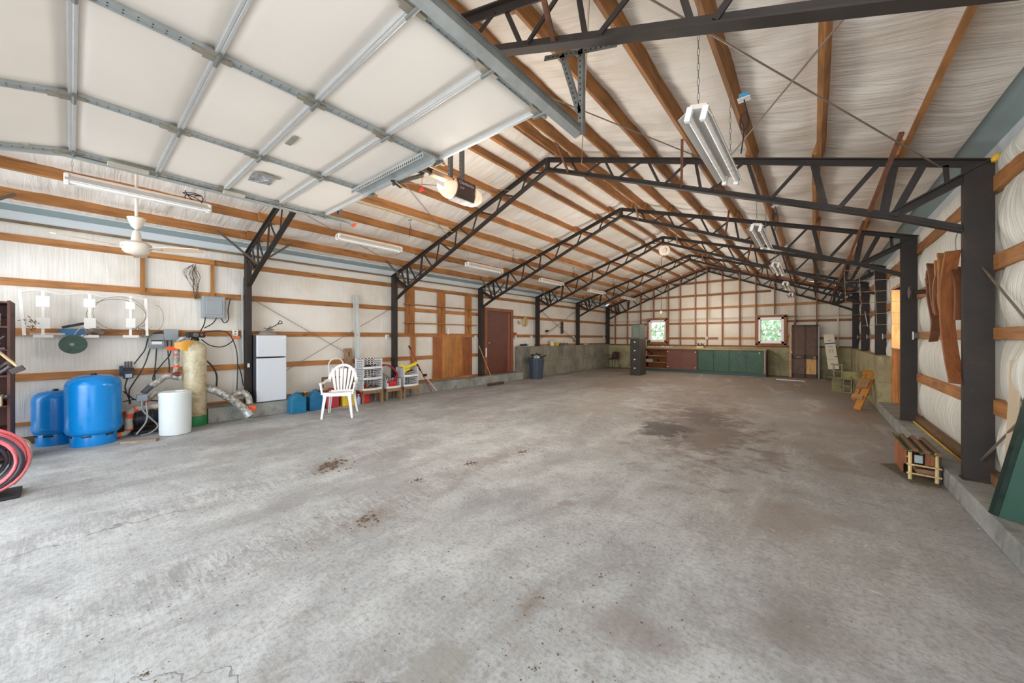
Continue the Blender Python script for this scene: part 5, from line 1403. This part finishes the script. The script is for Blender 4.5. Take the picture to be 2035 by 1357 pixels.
make('wood_block', G().box(-8.05, -7.98, 14.8, 15.15, zl, zl + .06), wood((206, 160, 104), 'y', knots=False), label='small pale wood block on the ledge near the corner', cat='block')
t = thing('school_chair', 'brown shell chair in the far left corner', 'chair', (-7.30, 16.35, 0), R(-12))
CB = pm((74, 50, 46), .5)
make('seat_shell', G().sheet(lambda u, v: ((-.22 + .44 * v) , -.02 + .36 * (1 - u) * -1 + .16, .44 + .03 * (2 * v - 1) ** 2), 4, 6, (0, 0, -.012)), CB, t, L=True, smooth='all')
make('back_shell', G().sheet(lambda u, v: ((-.22 + .44 * v) * (1 - .14 * u), .17 + .08 * u - .05 * (2 * v - 1) ** 2, .44 + .34 * u), 6, 6, (0, .012, 0)), CB, t, L=True, smooth='all')
for sx in (-1, 1):
    for sy in (-1, 1): make('leg', G().tube([(sx * .16, sy * .12, .43), (sx * .21, sy * .2, 0)], .012, 7), pm((70, 66, 64), .4, .5), t, L=True)
make('writing_arm', G().box(-.42, -.18, -.12, .12, .62, .64), pm((60, 50, 46)), t, L=True, bev=.004)
make('arm_support', G().tube([(-.22, .1, .44), (-.30, 0, .62)], .012, 6), pm((70, 66, 64), .4, .5), t, L=True)

# ================================================================== back of the building
t = thing('file_cabinet', 'tall dark four-drawer file cabinet left of the workbench', 'cabinet', (-5.31, 14.15, 0))
FCB = pm((66, 58, 50), .45, .1, .1); FCD = pm((56, 50, 44), .45, .1, .1)
make('cabinet_body', G().box(-5.49, -5.12, 13.82, 14.50, 0, 1.40), FCB, t, bev=.006)
for k in range(4):
    z = .06 + .335 * k
    dd = make('drawer', G().box(-5.475, -5.135, 13.80, 13.825, z, z + .315), FCD, t, bev=.006)
    make('label_holder', G().box(-5.335, -5.275, 13.79, 13.80, z + .20, z + .24), WHITE, dd)
    make('drawer_pull', G().box(-5.345, -5.265, 13.785, 13.80, z + .13, z + .15), pm((110, 106, 98), .3, .6), dd)
t = thing('metal_cabinet', 'small grey green metal cabinet standing on the file cabinet', 'cabinet', (-5.31, 14.1, 1.40))
GC = pm((98, 108, 96), .45, .1, .08)
make('cabinet_body', G().box(-5.47, -5.12, 13.90, 14.40, 1.40, 1.96), GC, t, bev=.006)
make('cabinet_door', G().box(-5.455, -5.135, 13.88, 13.90, 1.42, 1.945), GC, t, bev=.006)
make('door_panel', G().box(-5.41, -5.18, 13.873, 13.88, 1.48, 1.88), pm((112, 120, 108), .45), t, bev=.004)
make('sheet', G().box(-6.35, -5.98, 17.0, 17.03, 1.08, 1.40), pm((206, 212, 226), .4), bev=.004, label='pale bluish sheet leaning on the end wall behind the file cabinet', cat='sheet')
# workbenches
def slabs(): pass
YB0, YB1 = 16.30, 16.95
t = thing('brown_workbench', 'long brown workbench with open shelves at its left end', 'workbench', (-4.75, 16.6, 0))
BW1 = wood((118, 66, 42), 'x', knots=False); BWD = pm((106, 62, 44), .5, 0, .12, 4); TOPW = wood((186, 158, 120), 'x', .7, knots=False)
TEAL = pm((44, 74, 68), .5, 0, .12)
make('worktop', G().box(-5.98, -3.66, YB0 - .04, YB1 + .2, .97, 1.02), TOPW, t, bev=.004)
make('top_edge', G().box(-5.98, -3.66, YB0 - .045, YB0 - .02, .93, .985), BW1, t)
make('side_panel', G().box(-5.93, -5.88, YB0, YB1, .10, .97), BW1, t); make('side_panel', G().box(-3.72, -3.67, YB0, YB1, .10, .97), BW1, t); make('side_panel', G().box(-4.87, -4.83, YB0, YB1, .10, .97), BW1, t)
make('back_panel', G().box(-5.93, -3.67, YB1 - .02, YB1, .10, .97), wood((164, 104, 58), 'x', knots=False), t)
for z in (.12, .38, .66): make('shelf', G().box(-5.88, -4.87, YB0 + .03, YB1 - .02, z - .015, z + .015), wood((176, 116, 66), 'x', knots=False), t)
for a, b in ((-4.85, -4.25), (-4.27, -3.70)):
    dd = make('sliding_door', G().box(a, b, YB0 - .01 - (.02 if a < -4.5 else 0), YB0 + .01 - (.02 if a < -4.5 else 0), .12, .94), BWD, t, bev=.003)
for x, z in ((-4.82, .86), (-4.82, .22), (-3.74, .86), (-3.74, .22)): make('latch_plate', G().lathe([(.02, 0), (.02, .01)], (x, YB0 - .04, z), 10, 'y'), WHITE, t)
make('toe_board', G().box(-5.95, -3.66, YB0 + .02, YB0 + .05, 0, .12), TEAL, t)
make('storage_box', G().box(-5.84, -5.50, 16.4, 16.6, .395, .50), pm((168, 160, 136)), label='pale long box on the middle shelf of the brown workbench', cat='box')
make('dark_box', G().box(-5.48, -5.30, 16.4, 16.6, .395, .51), pm((60, 50, 46)), label='dark box beside the pale box on the middle shelf', cat='box')
make('carton', G().box(-5.86, -5.74, 16.38, 16.6, .675, .86), pm((196, 130, 90)), label='orange brown carton on the top shelf of the brown workbench', cat='box')
make('small_box', G().box(-5.68, -5.58, 16.4, 16.55, .675, .80), pm((70, 54, 48)), label='small dark box on the top shelf of the brown workbench', cat='box')
jumble('paper_scraps', 'scatter of white papers on the brown worktop under the left window', 'papers', -5.7, -4.7, 16.4, 16.8, 1.02, 46, (226, 216, 204), .03, 31, .035)
t = thing('green_cabinet', 'long dark green workbench with four doors on the end wall', 'cabinet', (-2.5, 16.6, 0))
GR = pm((38, 78, 52), .45, 0, .14, 5); GR2 = pm((30, 70, 46), .45, 0, .14, 5)
make('worktop', G().box(-3.66, -1.34, YB0 - .04, YB1 + .2, .965, 1.015), TOPW, t, bev=.004)
make('cabinet_body', G().box(-3.64, -1.42, YB0, YB1, .02, .965), GR2, t)
make('end_strip', G().box(-1.42, -1.37, YB0 - .02, YB1, .02, .965), pm((170, 138, 112)), t)
make('end_panel', G().box(-1.37, -1.35, YB0 - .02, YB1, .0, .965), BLACK, t)
for a, b in ((-3.62, -3.08), (-3.06, -2.54), (-2.52, -1.98), (-1.96, -1.44)):
    make('cabinet_door', G().box(a, b, YB0 - .022, YB0 - .002, .13, .93), GR, t, bev=.004)
for x in (-3.12, -3.02, -2.04, -1.92): make('door_pull', G().box(x - .008, x + .008, YB0 - .04, YB0 - .022, .70, .80), BLACK, t)
make('knob', G().lathe([(.022, 0), (.022, .02)], (-1.56, YB0 - .045, .88), 12, 'y'), pm((230, 230, 200)), t)
make('dark_gap', G().box(-3.665, -3.64, YB0 - .02, YB1, .0, .965), BLACK, t)
make('toe_board', G().box(-3.66, -1.36, YB0 - .03, YB0 - .01, 0, .11), TEAL, t)
t = thing('tool_box', 'pale open box of dark tools on the worktop between the two benches', 'box', (-3.6, 16.5, 1.02))
make('box_body', G().box(-3.72, -3.46, 16.40, 16.62, 1.02, 1.11), pm((196, 172, 120)), t, bev=.004)
g = G(); rr = random.Random(9)
for j in range(14): a = Vector((rr.uniform(-3.68, -3.42), 16.5, 1.11)); g.tube([a, a + Vector((rr.uniform(-.08, .12), rr.uniform(-.05, .05), rr.uniform(.02, .14)))], .012, 5)
make('tools', g, BLACK, t, kind='stuff')
# leaning panel door
t = thing('panel_door', 'old dark brown panel door leaning upright against the mossy concrete', 'door', (-.25, 16.95, 0))
DBW = pm((70, 48, 36), .55, 0, .2, 5); DPN = pm((96, 68, 48), .55, 0, .2, 5)
def dbox(x0, x1, z0, z1, d0, d1): 
    g = G().box(x0, x1, d0, d1, z0, z1)
    return g.xf(Matrix.Translation((0, 16.86, 0)) @ Matrix.Rotation(R(-4.5), 4, 'X'))
for a, b in ((-.63, -.57), (-.27, -.22), (.06, .12)): make('door_stile', dbox(a, b, .0, 1.92, 0, .045), DBW, t)
for a, b in ((.0, .14), (.68, .82), (1.84, 1.92)): make('door_rail', dbox(-.63, .12, a, b, .0, .045), DBW, t)
for x0, x1, z0, z1, m in ((-.57, -.27, .82, 1.84, DPN), (-.22, .06, .82, 1.84, DPN), (-.57, -.27, .14, .68, DPN), (-.22, .06, .14, .68, wood((206, 160, 100), 'z', .7, knots=False))):
    make('door_panel', dbox(x0, x1, z0, z1, .015, .03), m, t)
make('edge_board', dbox(-.70, -.635, .0, 1.90, .01, .04), wood((206, 158, 112), 'z', knots=False), t)
make('white_edge', dbox(.125, .15, .0, 1.85, .0, .03), pm((190, 192, 186)), t)
make('door_knob', G().lathe([(.025, 0), (.025, .03)], (-.63, 16.82, .92), 12, 'y'), pm((230, 200, 190)), t)
make('worn_lettering', dbox(-.50, -.36, .73, .77, -.003, .0), pm((150, 124, 84)), t); make('worn_lettering', dbox(-.02, .06, .71, .77, -.003, .0), pm((150, 124, 84)), t)
make('sun_patch_strip', G().prism([(-1.0, 15.45), (-.22, 15.45), (-.22, 15.47), (-1.0, 15.68)], 0.0, .02, 'z'), pm((236, 236, 236), .4), label='white sheet imitating a patch of sunlight on the floor before the leaning door', cat='strip', bev=.003)  # sunlight at the foot of the door, made as a thin white sheet
make('prop_stick', G().bar((-.78, 17.2, 1.36), (-.52, 17.24, 2.10), .03, .03, (0, 1, 0)), wood((120, 76, 46), 'z', knots=False), label='brown stick leaning between the right window and the door', cat='stick')
# long white carton
t = thing('flooring_carton', 'tall white carton with a blue band leaning on the end wall', 'carton', (.48, 16.8, .3))
m_c = Matrix.Translation((.52, 16.46, .382)) @ Matrix.Rotation(R(-6), 4, 'Y') @ Matrix.Rotation(R(-19), 4, 'X')
make('carton_body', G().box(-.14, .14, 0, .06, 0, 1.26).xf(m_c), pm((220, 210, 186), .6, 0, .04), t, bev=.006)
make('blue_band', G().box(-.142, .142, -.003, .062, .90, .945).xf(m_c), pm((40, 80, 150)), t)
make('printed_square', G().box(-.05, -.01, -.003, 0, .58, .72).xf(m_c), pm((196, 180, 150)), t); make('printed_square', G().box(.02, .06, -.003, 0, .58, .72).xf(m_c), pm((196, 180, 150)), t)
for a, z in ((.07, .42), (-.05, .16)): make('printed_mark', G().box(a, a + .06, -.003, 0, z, z + .035).xf(m_c), pm((60, 56, 50)), t)
make('printed_lines', G().box(-.07, .07, -.003, 0, .80, .815).box(-.05, .05, -.003, 0, 1.02, 1.035).box(-.12, .12, -.003, 0, .34, .344).xf(m_c), pm((130, 124, 110)), t, kind='stuff')
# concrete blocks
def block(lab, x, y, z, mode, rz=0, c=(160, 152, 116)):
    """39 x 19 x 19 cm block with two cells. mode: 'end' = cells facing the camera standing up; 'flat' = solid face; 'side' = lying, cells up"""
    t = thing('concrete_block', lab, 'concrete block', (x, y, z), rz, group='stack of mossy concrete blocks')
    g = G()
    w, h, d, wl = .19, .37, .19, .03
    # built as walls around two cells (cells run along y)
    g.box(-w/2, -w/2 + wl, 0, d, 0, h).box(w/2 - wl, w/2, 0, d, 0, h).box(-w/2 + wl, w/2 - wl, 0, d, 0, wl).box(-w/2 + wl, w/2 - wl, 0, d, h/2 - wl/2, h/2 + wl/2).box(-w/2 + wl, w/2 - wl, 0, d, h - wl, h)
    if mode == 'flat': g.v = [(c_ - h/2, a_ + w/2, b_) for a_, b_, c_ in g.v]
    if mode == 'lying': g.v = [(c_ - h/2, b_, -a_) for a_, b_, c_ in g.v]
    if mode == 'solid': g.xf(Matrix.Translation((0, w/2, 0)) @ Matrix.Rotation(R(90), 4, 'Z') @ Matrix.Translation((0, -w/2, 0)))
    zs = [v[2] for v in g.v]; g.xf(Matrix.Translation((0, 0, -min(zs))))
    mm = concrete('block_concrete', tuple(int(q * .72) for q in c), c, tuple(min(255, int(q * 1.12)) for q in c), 3.0)
    make('block_shell', g, mm, t, L=True, bev=.003)
    return t
block('front left block with its solid side to the front', .47, 12.9, 0, 'solid', c=(148, 140, 98))
block('front middle block, two dark cells showing', .67, 12.86, 0, 'end')
block('front right block, two dark cells showing', .875, 12.9, 0, 'end')
block('top left block with open cells in front of the white carton', .49, 12.93, .37, 'end', c=(176, 162, 120))
block('block lying solid on top of the right pair', .775, 12.9, .37, 'flat', c=(166, 158, 102))
block('grey block lying behind the stack under the white carton', .50, 16.35, .19, 'flat', c=(116, 110, 90))
block('lowest block behind the stack, under the grey block', .50, 16.35, 0, 'lying', c=(96, 92, 70))
# slatted wood frame leaning on the curb, and boards behind
t = thing('slatted_frame', 'orange wood frame of short slats leaning on the curb', 'wood frame', (.9, 10.5, 0))
OW = wood((198, 134, 60), 'x', .6, .2, .7, False); OW2 = wood((172, 132, 96), 'x', .6, .2, .7, False)
P0, P1 = Vector((.66, 9.95, .02)), Vector((1.00, 11.1, .70))
u_ = (P1 - P0); side = Vector((-.35, .10, .02)).normalized()
nn = u_.normalized().cross(side).normalized()
make('long_rail', G().bar(P0, P1, .035, .11, nn.cross(u_)), OW, t)
P2 = P0
make('long_rail', G().bar(P0 + side * .12 + u_ * .25 - nn * .03, P0 + side * .12 + u_ * .98 - nn * .03, .03, .06, nn.cross(u_)), OW, t)
for f_, w_, m in ((.27, .12, OW2), (.62, .34, OW2), (.93, .13, OW)):
    c = P0 + u_ * f_ + nn * .035
    make('slat', G().bar(c - side * .02, c + side * .15, w_ * 1.0, .025, nn), m, t)
t = thing('board_pair', 'two short boards standing behind the wood frame against the concrete', 'board', (.93, 11.9, .17))
make('board_body', G().bar((.91, 11.6, .17), (.975, 11.85, .62), .12, .02, (1, 0, 0)), wood((206, 158, 84), 'z', knots=False), t)
make('board_body', G().bar((.92, 11.25, .17), (.98, 11.45, .52), .10, .02, (1, 0, 0)), wood((150, 110, 76), 'z', knots=False), t)
# wire mesh panel hung from the frame
t = thing('wire_panel', 'bent wire mesh panel hanging behind the second right post', 'wire panel', (.8, 8.5, 1.6))
WM = pm((140, 120, 100), .4, .5)
def mp(a, b): return (.32 + .84 * a, 8.6 + .45 * a * 0 - .5 * (1 - a), 1.62 + .92 * b + .05 * a)
for k in range(6):
    b = k / 5; a0 = 0 if k in (1, 3) else .32 if k == 0 else .1
    pts = [mp(a, b) for a in np.linspace(a0, 1, 6)]
    if a0 < .3: pts = [(pts[0][0] - .02, pts[0][1], pts[0][2] + .05)] + pts
    make('cross_wire', G().tube(pts, .004, 5), WM, t)
for k in range(5):
    a = .12 + .88 * k / 4
    make('long_wire', G().tube([mp(a - .04, .98), mp(a - .02, .5), mp(a, 0 if k > 1 else .35)], .0045, 5), WM, t)
make('chain_tail', G().tube(spline([(1.17, 12.2, 2.05), (1.16, 12.22, 1.8), (1.17, 12.2, 1.5), (1.15, 12.1, 1.42), (1.16, 12.25, 1.4)], 5), .012, 6), pm((120, 104, 84), .5, .3), label='rusty chain hanging on the far right wall between posts', cat='chain')
make('brace_stick', G().tube([(1.10, 14.3, 2.3), (1.14, 14.0, 1.75)], .01, 6), pm((200, 196, 180)), label='thin pale stick hanging beside the fourth right post', cat='stick')
# spool on the wall
t = thing('wall_spool', 'dark spool on a short axle on the right wall board', 'spool', (1.08, 6.4, 2.0))
SPM = pm((58, 50, 46), .5, .2)
make('spool_flange', G().lathe([(.02, 0), (.085, .0), (.09, .012), (.085, .024), (.02, .03)], (1.02, 7.45, 2.07), 28, 'x'), SPM, t, smooth=True)
make('spool_axle', G().lathe([(.03, 0), (.03, .16)], (1.03, 7.45, 2.07), 14, 'x'), SPM, t, smooth=True)
# bundle of curved barrel staves hanging from a wire
t = thing('curved_boards', 'bundle of brown curved wooden staves hung by wire at the near right post', 'wood bundle', (1.0, 5.5, 1.0))
def stave(pts, w, m, n='stave', th=.018):
    q = [p + Vector((-.07, 0, 0)) for p in spline(pts, 6)]; g = G(); vs = []; 
    for i, p in enumerate(q):
        d_ = (q[min(i + 1, len(q) - 1)] - q[max(i - 1, 0)]).normalized(); a = Vector((.95, .3, 0)); a = (a - d_ * a.dot(d_)).normalized(); b = d_.cross(a)
        for s1, s2 in ((-1, -1), (1, -1), (1, 1), (-1, 1)): vs.append(p + a * s1 * w * .34 + b * s2 * th / 2)
    nq = len(q); fs = []
    for i in range(nq - 1):
        for k in range(4): l = (k + 1) % 4; fs.append((i*4+k, i*4+l, (i+1)*4+l, (i+1)*4+k))
    fs += [(3, 2, 1, 0), tuple((nq - 1) * 4 + k for k in range(4))]
    g.add(vs, fs)
    return make(n, g, m, t, bev=.003)
SB = [wood(c, 'z', .6, .25, .6, False) for c in ((150, 88, 46), (132, 84, 50), (176, 118, 62), (118, 70, 42))]
stave([(1.06, 5.20, 2.24), (1.05, 5.32, 1.95), (1.05, 5.33, 1.62), (1.06, 5.26, 1.30), (1.07, 5.12, 1.02)], .155, SB[0])
stave([(1.04, 5.44, 2.26), (1.03, 5.36, 2.16), (1.03, 5.36, 1.95), (1.04, 5.40, 1.72)], .11, SB[2])
stave([(1.03, 5.44, 2.10), (1.02, 5.52, 1.95), (1.02, 5.52, 1.80), (1.03, 5.50, 1.66)], .10, SB[1])
stave([(1.02, 5.80, 2.22), (1.02, 5.70, 2.05), (1.02, 5.63, 1.85), (1.03, 5.58, 1.68)], .09, SB[1])
stave([(1.03, 5.90, 2.08), (1.03, 5.84, 1.95), (1.03, 5.78, 1.80)], .10, SB[0])
stave([(1.03, 5.84, 2.02), (1.02, 5.76, 1.85), (1.03, 5.66, 1.62), (1.04, 5.72, 1.50), (1.05, 5.86, 1.40)], .10, SB[3])
stave([(1.02, 5.86, 2.16), (1.02, 5.88, 2.10), (1.02, 5.80, 2.02)], .06, SB[3])
stave([(1.04, 5.60, 2.22), (1.04, 5.56, 2.0), (1.05, 5.50, 1.75), (1.06, 5.45, 1.62)], .09, SB[2])
stave([(1.10, 5.30, 2.1), (1.11, 5.22, 1.9), (1.11, 5.24, 1.6)], .12, SB[3])
make('stave_end', G().lathe([(.028, -.04), (.028, .04)], (1.0, 5.86, 2.14), 12, 'y'), SB[1], t); make('stave_end', G().lathe([(.024, -.04), (.024, .04)], (1.0, 5.80, 2.22), 12, 'y'), SB[1], t)
make('hanging_wire', G().tube(spline([(1.03, 5.30, 2.22), (1.02, 5.26, 2.36), (1.03, 5.16, 2.46)], 4), .004, 5), GALVD, t)
# little stable on the floor by the curb
_n0 = len(bpy.data.objects)
t = thing('toy_stable', 'small rustic toy stable with corrugated mossy roof on the floor by the curb', 'toy stable', (.82, 5.75, 0))
BK = wood((120, 84, 58), 'y', .8); MS = pm((84, 94, 58), .9, 0, .35, 60); STK = wood((206, 178, 124), 'z', .7, knots=False); RBK = wood((150, 86, 50), 'z', .75, knots=False)
make('base_board', G().prism([(.58, 5.84), (.93, 6.10), (.935, 5.22), (.74, 5.26)], .0, .02, 'z'), pm((98, 88, 68), .9, 0, .35, 40), t)
pr_ = []
for k in range(13):
    x = .70 + .235 * k / 12; pr_.append((x, .375 + .016 * math.cos(k * math.pi) - (x - .70) * .12))
g = G()
def rf(u, v):
    x = .700 + .24 * u
    return (x, 5.36 + .74 * v, .385 + .02 * math.cos(u * 6.28 * 3) - .03 * u)
make('roof', G().sheet(rf, 30, 6, (0, 0, .016)), MS, t, smooth='all')
for k in range(3): 
    u = (k + .5) / 3 + .17
    x = .700 + .24 * (k / 3 + .33 if k < 2 else 1.0) - (.0 if k < 2 else .0)
    make('roof_roll', G().tube([(x, 5.35, .405 - .03 * (x - .7) / .24), (x, 6.11, .405 - .03 * (x - .7) / .24)], .022, 10), BK, t, smooth=True)
for x in (.745, .925):
    for y in (5.38, 6.05): make('corner_post', G().tube([(x, y, .02), (x, y, .38)], .015, 8), STK, t, smooth=True)
for z in (.10, .21): make('cross_stick', G().tube([(.72, 5.365, z), (.955, 5.365, z - .01)], .011, 7), STK, t, smooth=True)
make('cross_stick', G().tube([(.735, 5.38, .30), (.735, 6.0, .12)], .011, 7), STK, t, smooth=True)
for k, (a, b) in enumerate(((5.42, 5.58), (5.60, 5.80), (5.82, 6.04))): make('wall_board', G().box(.715, .728, a, b, .03 if k else .2, .37), RBK, t)
make('back_wall', G().box(.74, .93, 6.04, 6.055, .03, .37), RBK, t); make('gable_board', G().box(.845, .905, 5.37, 5.385, .22, .36), RBK, t); make('mirror_scrap', G().box(.775, .83, 5.375, 5.385, .235, .33), pm((150, 160, 160), .3), t)
make('dark_lining', G().box(.94, .955, 5.38, 6.04, .03, .33), pm((60, 34, 26), .7), t)
make('inner_shelf', G().box(.80, .92, 5.45, 5.70, .08, .14), pm((140, 104, 78), .7), t)
for o in t.children: o.scale = (1, 1, .80)
# green trim leaning at the right edge, and the tan sheet behind
t = thing('green_flashing', 'long dark green metal flashing leaning on the curb at the right edge', 'metal trim', (1.1, 4.3, .17))
GM = pm((20, 66, 50), .4, .05, .06); GM2 = pm((16, 40, 34), .35, .1, .06)
a0, a1 = Vector((1.00, 4.22, .172)), Vector((1.15, 4.20, 1.02))
dd = (a1 - a0)
def plate(c0, c1, th, m, n):
    """flat strip swept along dd from c0 to c1 (both at the foot)"""
    c0 = Vector(c0); c1 = Vector(c1); nn_ = (c1 - c0).cross(dd).normalized() * th
    vs = [c0, c1, c1 + dd, c0 + dd]; vs += [v + nn_ for v in vs]
    make(n, G().add(vs, [(3, 2, 1, 0), (4, 5, 6, 7), (0, 1, 5, 4), (1, 2, 6, 5), (2, 3, 7, 6), (3, 0, 4, 7)]), m, t)
plate((.975, 4.235, .175), (.99, 4.215, .175), .003, GM2, 'hem'); plate((.99, 4.215, .175), (1.0, 4.23, .175), .003, GM, 'return_lip'); plate((.985, 4.195, .175), (1.005, 4.175, .172), .003, GM2, 'hem')
plate((.975, 4.235, .172), (.99, 4.19, .172), .003, GM2, 'narrow_face'); plate((.99, 4.19, .172), (1.105, 4.11, .172), .003, GM, 'broad_face')
make('tan_sheet', G().bar((1.11, 4.43, .172), (1.165, 4.50, 1.27), .11, .012, (1, .2, 0)), pm((190, 172, 146), .6), label='tan sheet standing behind the green metal trim', cat='sheet', bev=.004)
make('loose_straw', G().tube([(1.155, y, .176 + .008 * math.sin(y * 31) ** 2) for y in np.arange(5.3, 8.1, .05)], .012, 5), pm((214, 176, 76), .8, 0, .4, 60), label='yellow insulation fluff along the foot of the right wall', cat='fluff', kind='stuff')
make('loose_foam', G().lathe([(.0, 0), (.03, .01), (.035, .04), (.02, .07), (.0, .08)], (1.20, 5.02, 2.93), 9), pm((230, 180, 60), .8, 0, .3, 40), smooth=True, label='blob of yellow foam at the top of the near right post', cat='foam')
# round lamp hanging near the ridge, with its cord down to a weight over the left end window
t = thing('round_pendant', 'round cream reflector hung under the ridge with a long cord', 'pendant', (-2.95, 9.6, 2.1))
make('reflector_dish', G().lathe([(.13, -.005), (.13, .005), (.125, .01), (.05, .03), (.045, .02), (.0, .02)], (0, 0, 0), 32, 'y').xf(Matrix.Translation((-2.93, 9.62, 3.66)) @ Matrix.Rotation(R(12), 4, 'Z')), pm((232, 216, 200), .4), t, smooth=True)
make('reflector_boss', G().lathe([(.05, -.05), (.055, -.02), (.05, .0), (.04, .0)], (0, 0, 0), 24, 'y').xf(Matrix.Translation((-2.93, 9.62, 3.66)) @ Matrix.Rotation(R(12), 4, 'Z')), pm((222, 200, 184), .4), t, smooth=True)
make('hook', G().tube(spline([(-2.93, 9.62, 3.80), (-2.86, 9.62, 3.84), (-2.84, 9.62, 3.95), (-2.90, 9.62, 4.31)], 5), .008, 6), pm((70, 60, 54)), t)
make('cord', G().tube(spline([(-2.93, 9.60, 3.54), (-2.99, 9.6, 3.46), (-3.0, 9.6, 3.3), (-3.0, 9.6, 2.14)], 6), .007, 6), pm((84, 70, 60)), t)
make('cord_weight', G().lathe([(.03, 0), (.04, .02), (.04, .06), (.02, .08)], (-3.0, 9.6, 2.05), 14), pm((190, 184, 172)), t, smooth=True)
# things by the front window
make('wall_bracket', G().box(-5.52, -5.40, 17.24, 17.30, 2.34, 2.40), pm((190, 150, 90)), label='small tan block on top of the left end window', cat='block')

# ---- dried mud on the floor
MUD = pm((104, 88, 74), .9, 0, .35, 40, bump=.4); n_ = 0
def clod(g, x, y, s, rr):
    vs = []; n1 = 7
    for ring, zf in ((1.0, 0), (.8, .35), (.35, .6)):
        for k in range(n1):
            a = 2 * math.pi * k / n1; q = s * ring * rr.uniform(.7, 1.2)
            vs.append((x + q * math.cos(a), y + q * math.sin(a), zf * s * rr.uniform(.5, 1.0) if zf else 0.0))
    fs = [(r_ * n1 + k, r_ * n1 + (k + 1) % n1, (r_ + 1) * n1 + (k + 1) % n1, (r_ + 1) * n1 + k) for r_ in range(2) for k in range(n1)] + [tuple(2 * n1 + k for k in range(n1)), tuple(range(n1 - 1, -1, -1))]
    g.add(vs, fs)
CL_ = [(-4.19, 1.85, .16, 'largest patch of dried mud, centre left of the floor'), (-3.07, 2.21, .06, 'small mud clod just right of the largest patch'), (-3.03, 2.91, .07, 'mud clod farther back on the track line'), (-2.83, 3.61, .07, 'mud clod farthest back on the track line'),
       (-2.71, 1.48, .09, 'loose mud clod in the middle of the floor'), (-.98, 2.02, .035, 'brown leaf-like clod beside the long crack'), (-1.17, 1.63, .05, 'mud clod with twigs at the lower centre'), (-2.19, .20, .04, 'dark mud crumbs at the bottom edge'), (-.93, 1.28, .03, 'small mud crumb left of the brown stain'), (-.62, 1.40, .03, 'mud crumb on the brown stain, lower right of centre')]
for k, (x, y, s, lb) in enumerate(CL_):
    rr = random.Random(300 + k); g = G()
    for j in range(44 if s > .05 else 14):
        a = rr.uniform(0, 6.28); q = s * rr.uniform(0, 1.5) ** 1.2
        clod(g, x + q * math.cos(a) * 1.1, y + q * math.sin(a) * 1.2, s * rr.uniform(.05, .22) * (1.25 - .5 * q / s), rr)
    make('mud_clod', g, MUD, label=lb, cat='mud', group='clods of dried mud', kind='stuff')
g = G(); rr = random.Random(77)
for j in range(900):
    t_ = rr.random()
    if t_ < .45: x = -2.75 + rr.gauss(0, .22) - .0 * j; y = rr.uniform(-.1, 6)
    elif t_ < .7: x = -4.1 + rr.gauss(0, .25); y = rr.uniform(.5, 7)
    elif t_ < .85: x = rr.gauss(-1.0, .5); y = rr.uniform(.9, 2.6)
    else: x = rr.uniform(-6, .8); y = rr.uniform(1, 13)
    clod(g, x, y, rr.uniform(.0015, .006) * (1 + .10 * y), rr)
make('mud_crumbs', g, MUD, label='fine crumbs of dried mud scattered along the tyre lanes of the floor', cat='mud', kind='stuff')
g = G(); rr = random.Random(78)
for j in range(26):
    x, y = rr.uniform(-1.6, -.4), rr.uniform(1.2, 2.3); a = rr.uniform(0, 6.28); l_ = rr.uniform(.01, .035)
    g.tube([(x, y, .003), (x + l_ * .5 * math.cos(a), y + l_ * .5 * math.sin(a), .008), (x + l_ * math.cos(a + .4), y + l_ * math.sin(a + .4), .003)], .0018, 4)
make('twigs', g, pm((120, 92, 66), .8), label='tiny twigs and chaff on the lower middle of the floor', cat='twigs', kind='stuff')
